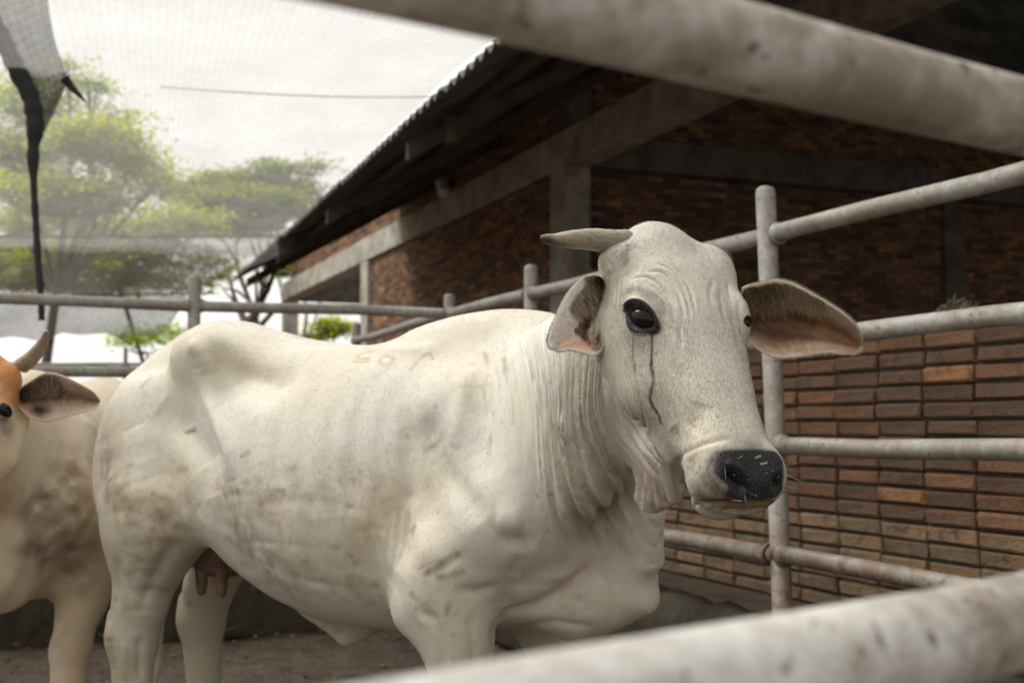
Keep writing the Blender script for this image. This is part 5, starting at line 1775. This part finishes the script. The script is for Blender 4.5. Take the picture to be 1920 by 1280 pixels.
ear_fur(earN, EX, EN, EC, [
    (.12, .55, .10, .32, 1000, .020, .0008, (.35, -.1, -.9), [(.66, .55, .42), (.55, .42, .27), (.75, .68, .58), (.3, .2, .12)], .5),
    (.20, .50, .58, .99, 2600, .036, .0011, (-.12, -.25, -1), TF, .6),
    (.22, .42, .25, .70, 1700, .034, .0011, (.05, -.35, -1), TF + [(.3, .19, .11)], .6),
    (.0, .24, .0, .98, 1800, .016, .0009, (-.2, -.3, -.9), [W_, (.7, .6, .46)], .5),
    (.40, .66, .35, .80, 700, .016, .0007, (-.1, -.3, -.9), [(.10, .06, .04), (.2, .12, .07)], .5),
    (.35, .99, .05, .97, 2600, .007, .0006, (-.4, -.1, -.8), None, .5),
    (.2, 1.0, .0, .025, 900, .006, .0006, (-.9, -.2, -.1), [W_], .3), (.35, 1.0, .965, 1.0, 900, .006, .0006, (.1, -.2, -.9), [W_], .3), (.96, 1.0, 0, 1, 500, .006, .0006, (-.3, -.2, -.9), [W_], .3)], 1)

zD = lambda *p: [(1380 + x * .18755, 480 + y * .1875) for x, y in p]
fb = Vector(POSE.world([POSE.head(.155, .112, -.10)])[0]); D1 = fb.y
def far_col(t, f, V):
    n = vnoise(V, 55, 4, 3)
    c = ramp3(f + .08 * n, [(0, (.74, .66, .56)), (.06, (.64, .53, .40)), (.24, (.42, .27, .155)), (.42, (.26, .115, .06)), (.6, (.40, .235, .145)), (.75, (.56, .38, .26)), (.92, (.62, .44, .31)), (1, (.74, .62, .5))])
    d = np.clip(1.25 - np.hypot((t - .28) / .34, (f - .52 - .10 * np.sin(t * 5)) / .26), 0, 1)[:, None]
    c = c * (1 - d * .85) + np.array([.105, .045, .026]) * d * .85
    l = np.clip(1.1 - np.abs(f - .60 - .05 * np.sin(9 * t)) / .05 - np.abs(t - .62) / .3, 0, 1)[:, None]
    c = c * (1 - l * .5) + np.array([.62, .47, .34]) * l * .5
    r = np.clip((t - .82) / .18, 0, 1)[:, None] * .55
    return np.minimum(1, 1.22 * (c * (1 - r) + np.array([.50, .28, .16]) * r))
fU = zD((60, 320), (125, 292), (250, 266), (400, 236), (540, 258), (700, 335), (900, 450), (1050, 550), (1170, 650), (1240, 760), (1262, 860))
fL = zD((60, 800), (150, 872), (250, 945), (380, 1000), (520, 1006), (700, 982), (900, 955), (1050, 966), (1150, 970), (1215, 950), (1250, 905))
earF, FX, FN, FCc = ear(cow, fU, fL, lambda t, f: D1 + .055 * t + .012 * (f - .5),
    lambda t, f: (.050 * (1 - t) ** .7 + .010) * math.sin(math.pi * min(1, f * 1.0)) ** .9 * min(1, t * 5 + .4) + .006 * math.cos(f * 16 + 1.2 * t) * math.sin(math.pi * f) * math.sin(math.pi * t), (-.1, .98, -.05), .0055, far_col, M['ear'])
FT = [(.52, .40, .24), (.44, .31, .17), (.64, .53, .37), (.34, .22, .12)]
ear_fur(earF, FX, FN, FCc, [
    (.02, .34, .03, .30, 1800, .038, .0009, (.30, -.25, -.9), FT, .35),
    (.30, .60, .02, .22, 1100, .026, .0008, (.25, -.2, -.9), [(.58, .46, .32), (.46, .34, .21)], .35),
    (.55, .96, .02, .35, 1400, .013, .0007, (.3, -.2, -.8), None, .4),
    (.05, .97, .45, .97, 4200, .011, .0007, (.45, -.2, -.55), None, .4), (.1, .6, .25, .6, 1200, .016, .0007, (.4, -.25, -.7), [(.22, .11, .06), (.32, .18, .10)], .4),
    (.05, 1.0, .0, .02, 1100, .0065, .0006, (.3, -.1, .9), [W_], .3), (.05, 1.0, .975, 1.0, 1000, .0065, .0006, (.3, -.2, -.9), [(.72, .6, .48)], .3), (.97, 1.0, 0, 1, 400, .006, .0006, (.9, -.1, -.3), [W_], .3)], 2)

# tufts over the far horn and the poll, whiskers and chin hairs
def tuft(pts, n, ln, wd, dr, cs, seed, nm='tuft', jit=.006, lift=.0):
    rg = np.random.default_rng(seed); R, D, NN = [], [], []
    for k in range(n):
        k0 = rg.integers(0, len(pts) - 1); f0 = rg.random(); x, y = pts[k0][0] * (1 - f0) + pts[k0 + 1][0] * f0, pts[k0][1] * (1 - f0) + pts[k0 + 1][1] * f0
        h = BC(x + rg.normal(0, 3), y + rg.normal(0, 3))
        if h is None: continue
        nn = unit(np.array(EYE) - h); R.append(h + rg.normal(0, jit * .2, 3)); d = np.array(dr) + rg.normal(0, .22, 3); D.append(unit(d + nn * lift)); NN.append(nn)
    k = rg.integers(0, len(cs), len(R))
    return tag(strips(nm, R, D, NN, ln, wd, np.array(cs)[k], M['hair'], cow, .3, 3), kind='stuff')
tuft([(1352, 468), (1345, 462), (1356, 476), (1340, 458), (1335, 470)], 260, .030, .0009, (.45, -.15, -.9), [W_, (.78, .73, .66), (.6, .5, .36)], 4)
tuft([(1165, 445), (1160, 460), (1170, 475), (1180, 440), (1175, 490), (1190, 455), (1172, 465)], 420, .022, .0008, (-.5, -.25, -.6), [W_, (.75, .70, .62), (.6, .52, .4)], 5)
tuft(zB((1240, 760), (1255, 850), (1255, 940), (1230, 1010), (1180, 1035)), 34, .030, .0006, (.95, -.2, -.35), [(.55, .47, .34), (.3, .25, .18)], 6, 'whiskers', .004, .3)
0 and tuft(zB((620, 1040), (760, 1055), (900, 1062), (1040, 1060), (1160, 1045)), 70, .012, .0006, (.1, -.5, -1), [(.50, .36, .18), (.36, .25, .13), (.6, .5, .34)], 7, 'chin_hair', .004, .3)
# straw crumbs stuck on the wet nose
bm = bmesh.new(); rnd = random.Random(8)
def crumb(x, y, l, w, ang, th=.0008):
    h = BC(x, y)
    if h is None: return
    w *= rnd.uniform(.6, 1.1); n = Vector(unit(np.array(EYE) - h + rnd.uniform(-.3, .3))); r = n.cross(Vector((0, 0, 1))).normalized(); u = r.cross(n)
    d = (r * math.cos(ang) + u * math.sin(ang)); s = d.cross(n)
    box(bm, Vector(h) - d * l / 2 - s * w / 2 + n * .0015, d * l, s * w, n * th)
for (x, y), l, w, a in ((zB((1045, 705))[0], .010, .0055, -.4), (zB((1085, 755))[0], .014, .0055, -.3), (zB((905, 715))[0], .016, .002, -.7), (zB((880, 1030))[0], .02, .0016, .1),
                        (zB((950, 1020))[0], .014, .0012, 1.4), (zB((800, 830))[0], .018, .0014, 1.5)): crumb(x, y, l, w, a)
for k in range(16):
    x, y = zB((rnd.uniform(780, 1210), rnd.uniform(800, 1060)))[0]
    crumb(x, y, rnd.uniform(.0012, .004), rnd.uniform(.0006, .0012), rnd.uniform(0, 3.1))
tag(child('straw_crumbs', bm, simple('straw_crumb', (.33, .31, .24), .8, .2, .4, 200), cow), kind='stuff')
# udder with teats
bm = bmesh.new()
uc = POSE.world([[.30, .0, .775]])[0]
bmesh.ops.create_uvsphere(bm, u_segments=28, v_segments=18, radius=1, matrix=Matrix.Translation(Vector(uc)) @ Matrix.Rotation(POSE.th, 4, 'Z') @ Matrix.Diagonal((.125, .10, .10, 1)))
child('udder', bm, M['udder'], cow, True)
for x, y in ((.27, -.05), (.35, -.055), (.26, .045), (.39, .04)):
    p = Vector(POSE.world([[x, y, .70]])[0]); bm = bmesh.new()
    tube(bm, [p + Vector((0, 0, z)) for z in (.03, 0, -.045, -.065, -.072)], [.024, .019, .015, .011, .004], 14); child('teat', bm, M['udder'], cow, True)

# ------------------------------------------------------------------ the brown headed cow at the left edge
P2 = Pose((-1.60, 5.05), math.radians(-86.5), at(-48, 660, 3.38), at(-95, 1010, 3.16), 0, .92)
cow2 = empty('zebu_cow', P2.world([[.9, 0, 0]])[0], 0, 'cream cow with an orange brown head and muddy chest, cut off by the frame', 'cow')
def colour_two(S, C, base):
    n1 = vnoise(S.V, 6, 41, 3); n2 = vnoise(S.V, 26, 42, 3)
    col = np.tile(np.array(base, float), (len(S.V), 1)); rnd = random.Random(4)
    L = (S.V - P2.o) @ P2.M.T / P2.sc
    k = np.clip((1.0 - L[:, 2]) / .5 + .5 * n1, 0, 1)[:, None]
    col = col * (1 - .45 * k) + np.array([.42, .29, .175]) * .45 * k
    hd = (L - P2.P) @ np.stack([P2.a, P2.y, P2.z]).T
    def paint(ix, g, c): col[ix] = col[ix] * (1 - g[:, None]) + np.array(c) * g[:, None]
    pol = np.clip((.13 + .02 * n2 - hd[:, 0]) / .04, 0, 1) * (np.linalg.norm(hd, axis=1) < .3)
    paint(slice(None), pol, (.45, .17, .045))
    rim = np.clip((np.abs(hd[:, 1]) - .075 + .02 * n2) / .02, 0, 1) * np.clip((.20 - hd[:, 0]) / .04, 0, 1) * (np.linalg.norm(hd, axis=1) < .3)
    paint(slice(None), rim, (.46, .20, .065))
    wet = np.zeros(len(S.V))
    for pts, w, a, c in (([(130, 880), (150, 930), (140, 980)], .06, .9, (.15, .105, .06)), ([(60, 950), (90, 940)], .04, .8, (.12, .095, .07)), ([(55, 1030), (80, 1040)], .04, .8, (.10, .08, .06)),
                         ([(100, 990), (130, 1030), (150, 1080)], .05, .7, (.16, .115, .07)), ([(90, 1130), (110, 1200)], .05, .4, (.2, .15, .09)), ([(10, 1210), (60, 1200)], .05, .8, (.07, .055, .04)),
                         ([(160, 860), (165, 980)], .035, .6, (.30, .19, .10)), ([(20, 880), (10, 960)], .03, .6, (.50, .34, .2)), ([(4, 790), (8, 815)], .02, .9, (.05, .03, .02)), ([(2, 850), (10, 830)], .02, .5, (.45, .24, .1))):
        ix, g = S.weight(C.line(smooth_line(pts)), w * 1.3, 0)
        if len(ix): paint(ix, np.clip(g * a * .62 * (1 + .9 * n2[ix] * 2), 0, 1), c)
    return col, wet
b2, V2_, F2_, C2, N2_, col2, wet2 = build_body('body', P2, (-.2, -.45, -.02), (2.3, .45, 1.65), .018, [lambda c: c[:, 0] > 1.0], (.67, .565, .43), None, colour_two, cow2)
e2 = C2(8, 770)
if e2 is None: e2 = np.array(at(8, 770, 3.35))
eyeball(cow2, e2 + np.array([-.004, .008, 0]), (.75, -.65, .1), (.4, .3, -.6), (.025, .019, .019))
def two_zones(c):
    hd = (c - P2.P) @ np.stack([P2.a, P2.y, P2.z]).T
    inh = np.linalg.norm(c - P2.head(.2, 0, -.08), axis=1) < .34
    flow = np.where(inh[:, None], P2.a[None] * np.clip((hd[:, 0] - .1) / .08, -.8, 1)[:, None] + P2.y[None] * (hd[:, 1] * 4)[:, None], np.array([[-.3, 0, -.9]]))
    return np.where(inh, 3.0, .8), np.where(inh & (hd[:, 0] < .12), .016, .009), flow
coat(P2, V2_, N2_, F2_, col2, wet2, cow2, 45000, two_zones)
horn(cow2, [at(40, 686, 3.44), at(58, 672, 3.43), at(76, 650, 3.42), at(84, 634, 3.41), at(88, 620, 3.40)], [.025, .0225, .018, .012, .005], (.20, .14, .10), (.27, .20, .14), (.36, .28, .21))
horn(cow2, [at(-135, 686, 3.36), at(-155, 672, 3.34), at(-173, 650, 3.33), at(-189, 614, 3.32)], [.022, .020, .016, .005], (.16, .12, .09), (.22, .17, .13), (.30, .24, .19))
def col_e2(t, f, V):
    n = vnoise(V, 45, 9, 3)
    c = ramp3(f + .1 * n, [(0, (.60, .48, .35)), (.2, (.40, .30, .21)), (.45, (.22, .11, .065)), (.7, (.40, .30, .22)), (1, (.52, .40, .30))])
    d = np.clip(1.2 - np.hypot((t - .42) / .36, (f - .42) / .20), 0, 1)[:, None]; c = c * (1 - d * .8) + np.array([.10, .04, .02]) * d * .8
    d = np.clip(1.3 - np.hypot((t - .30) / .14, (f - .76) / .16), 0, 1)[:, None]; c = c * (1 - d) + np.array([.03, .025, .028]) * d
    d = np.clip(1.2 - np.hypot((t - .12) / .1, (f - .75) / .2), 0, 1)[:, None]; return c * (1 - d * .7) + np.array([.55, .26, .13]) * d * .7
z2 = lambda *p: [(x * .203, 600 + y * .203) for x, y in p]
e2u = z2((150, 700), (200, 620), (300, 550), (400, 492), (500, 490), (620, 530), (740, 590), (860, 660), (920, 740))
e2l = z2((150, 760), (210, 840), (290, 910), (400, 938), (500, 925), (620, 890), (740, 855), (850, 815), (905, 770))
oE, X2, NN2, CC2 = ear(cow2, e2u, e2l, lambda t, f: 3.40 - .05 * t, lambda t, f: (.04 * (1 - t) + .008) * math.sin(math.pi * f), (-.15, .97, 0), .006, col_e2, M['ear'])
ear_fur(oE, X2, NN2, CC2, [(.05, .5, .02, .35, 900, .030, .0014, (.3, -.2, -.9), [(.40, .30, .2), (.52, .42, .3), (.3, .2, .13)], .4), (.3, .98, .02, .98, 1200, .012, .0012, (.4, -.2, -.5), None, .4)], 9)
e2u = [(-95 - (x + 0), y) for x, y in e2u]; e2l = [(-95 - x, y) for x, y in e2l]
ear(cow2, e2u, e2l, lambda t, f: 3.34 - .07 * t, lambda t, f: (.04 * (1 - t) + .008) * math.sin(math.pi * f), (.15, .97, 0), .006, col_e2, M['ear'])
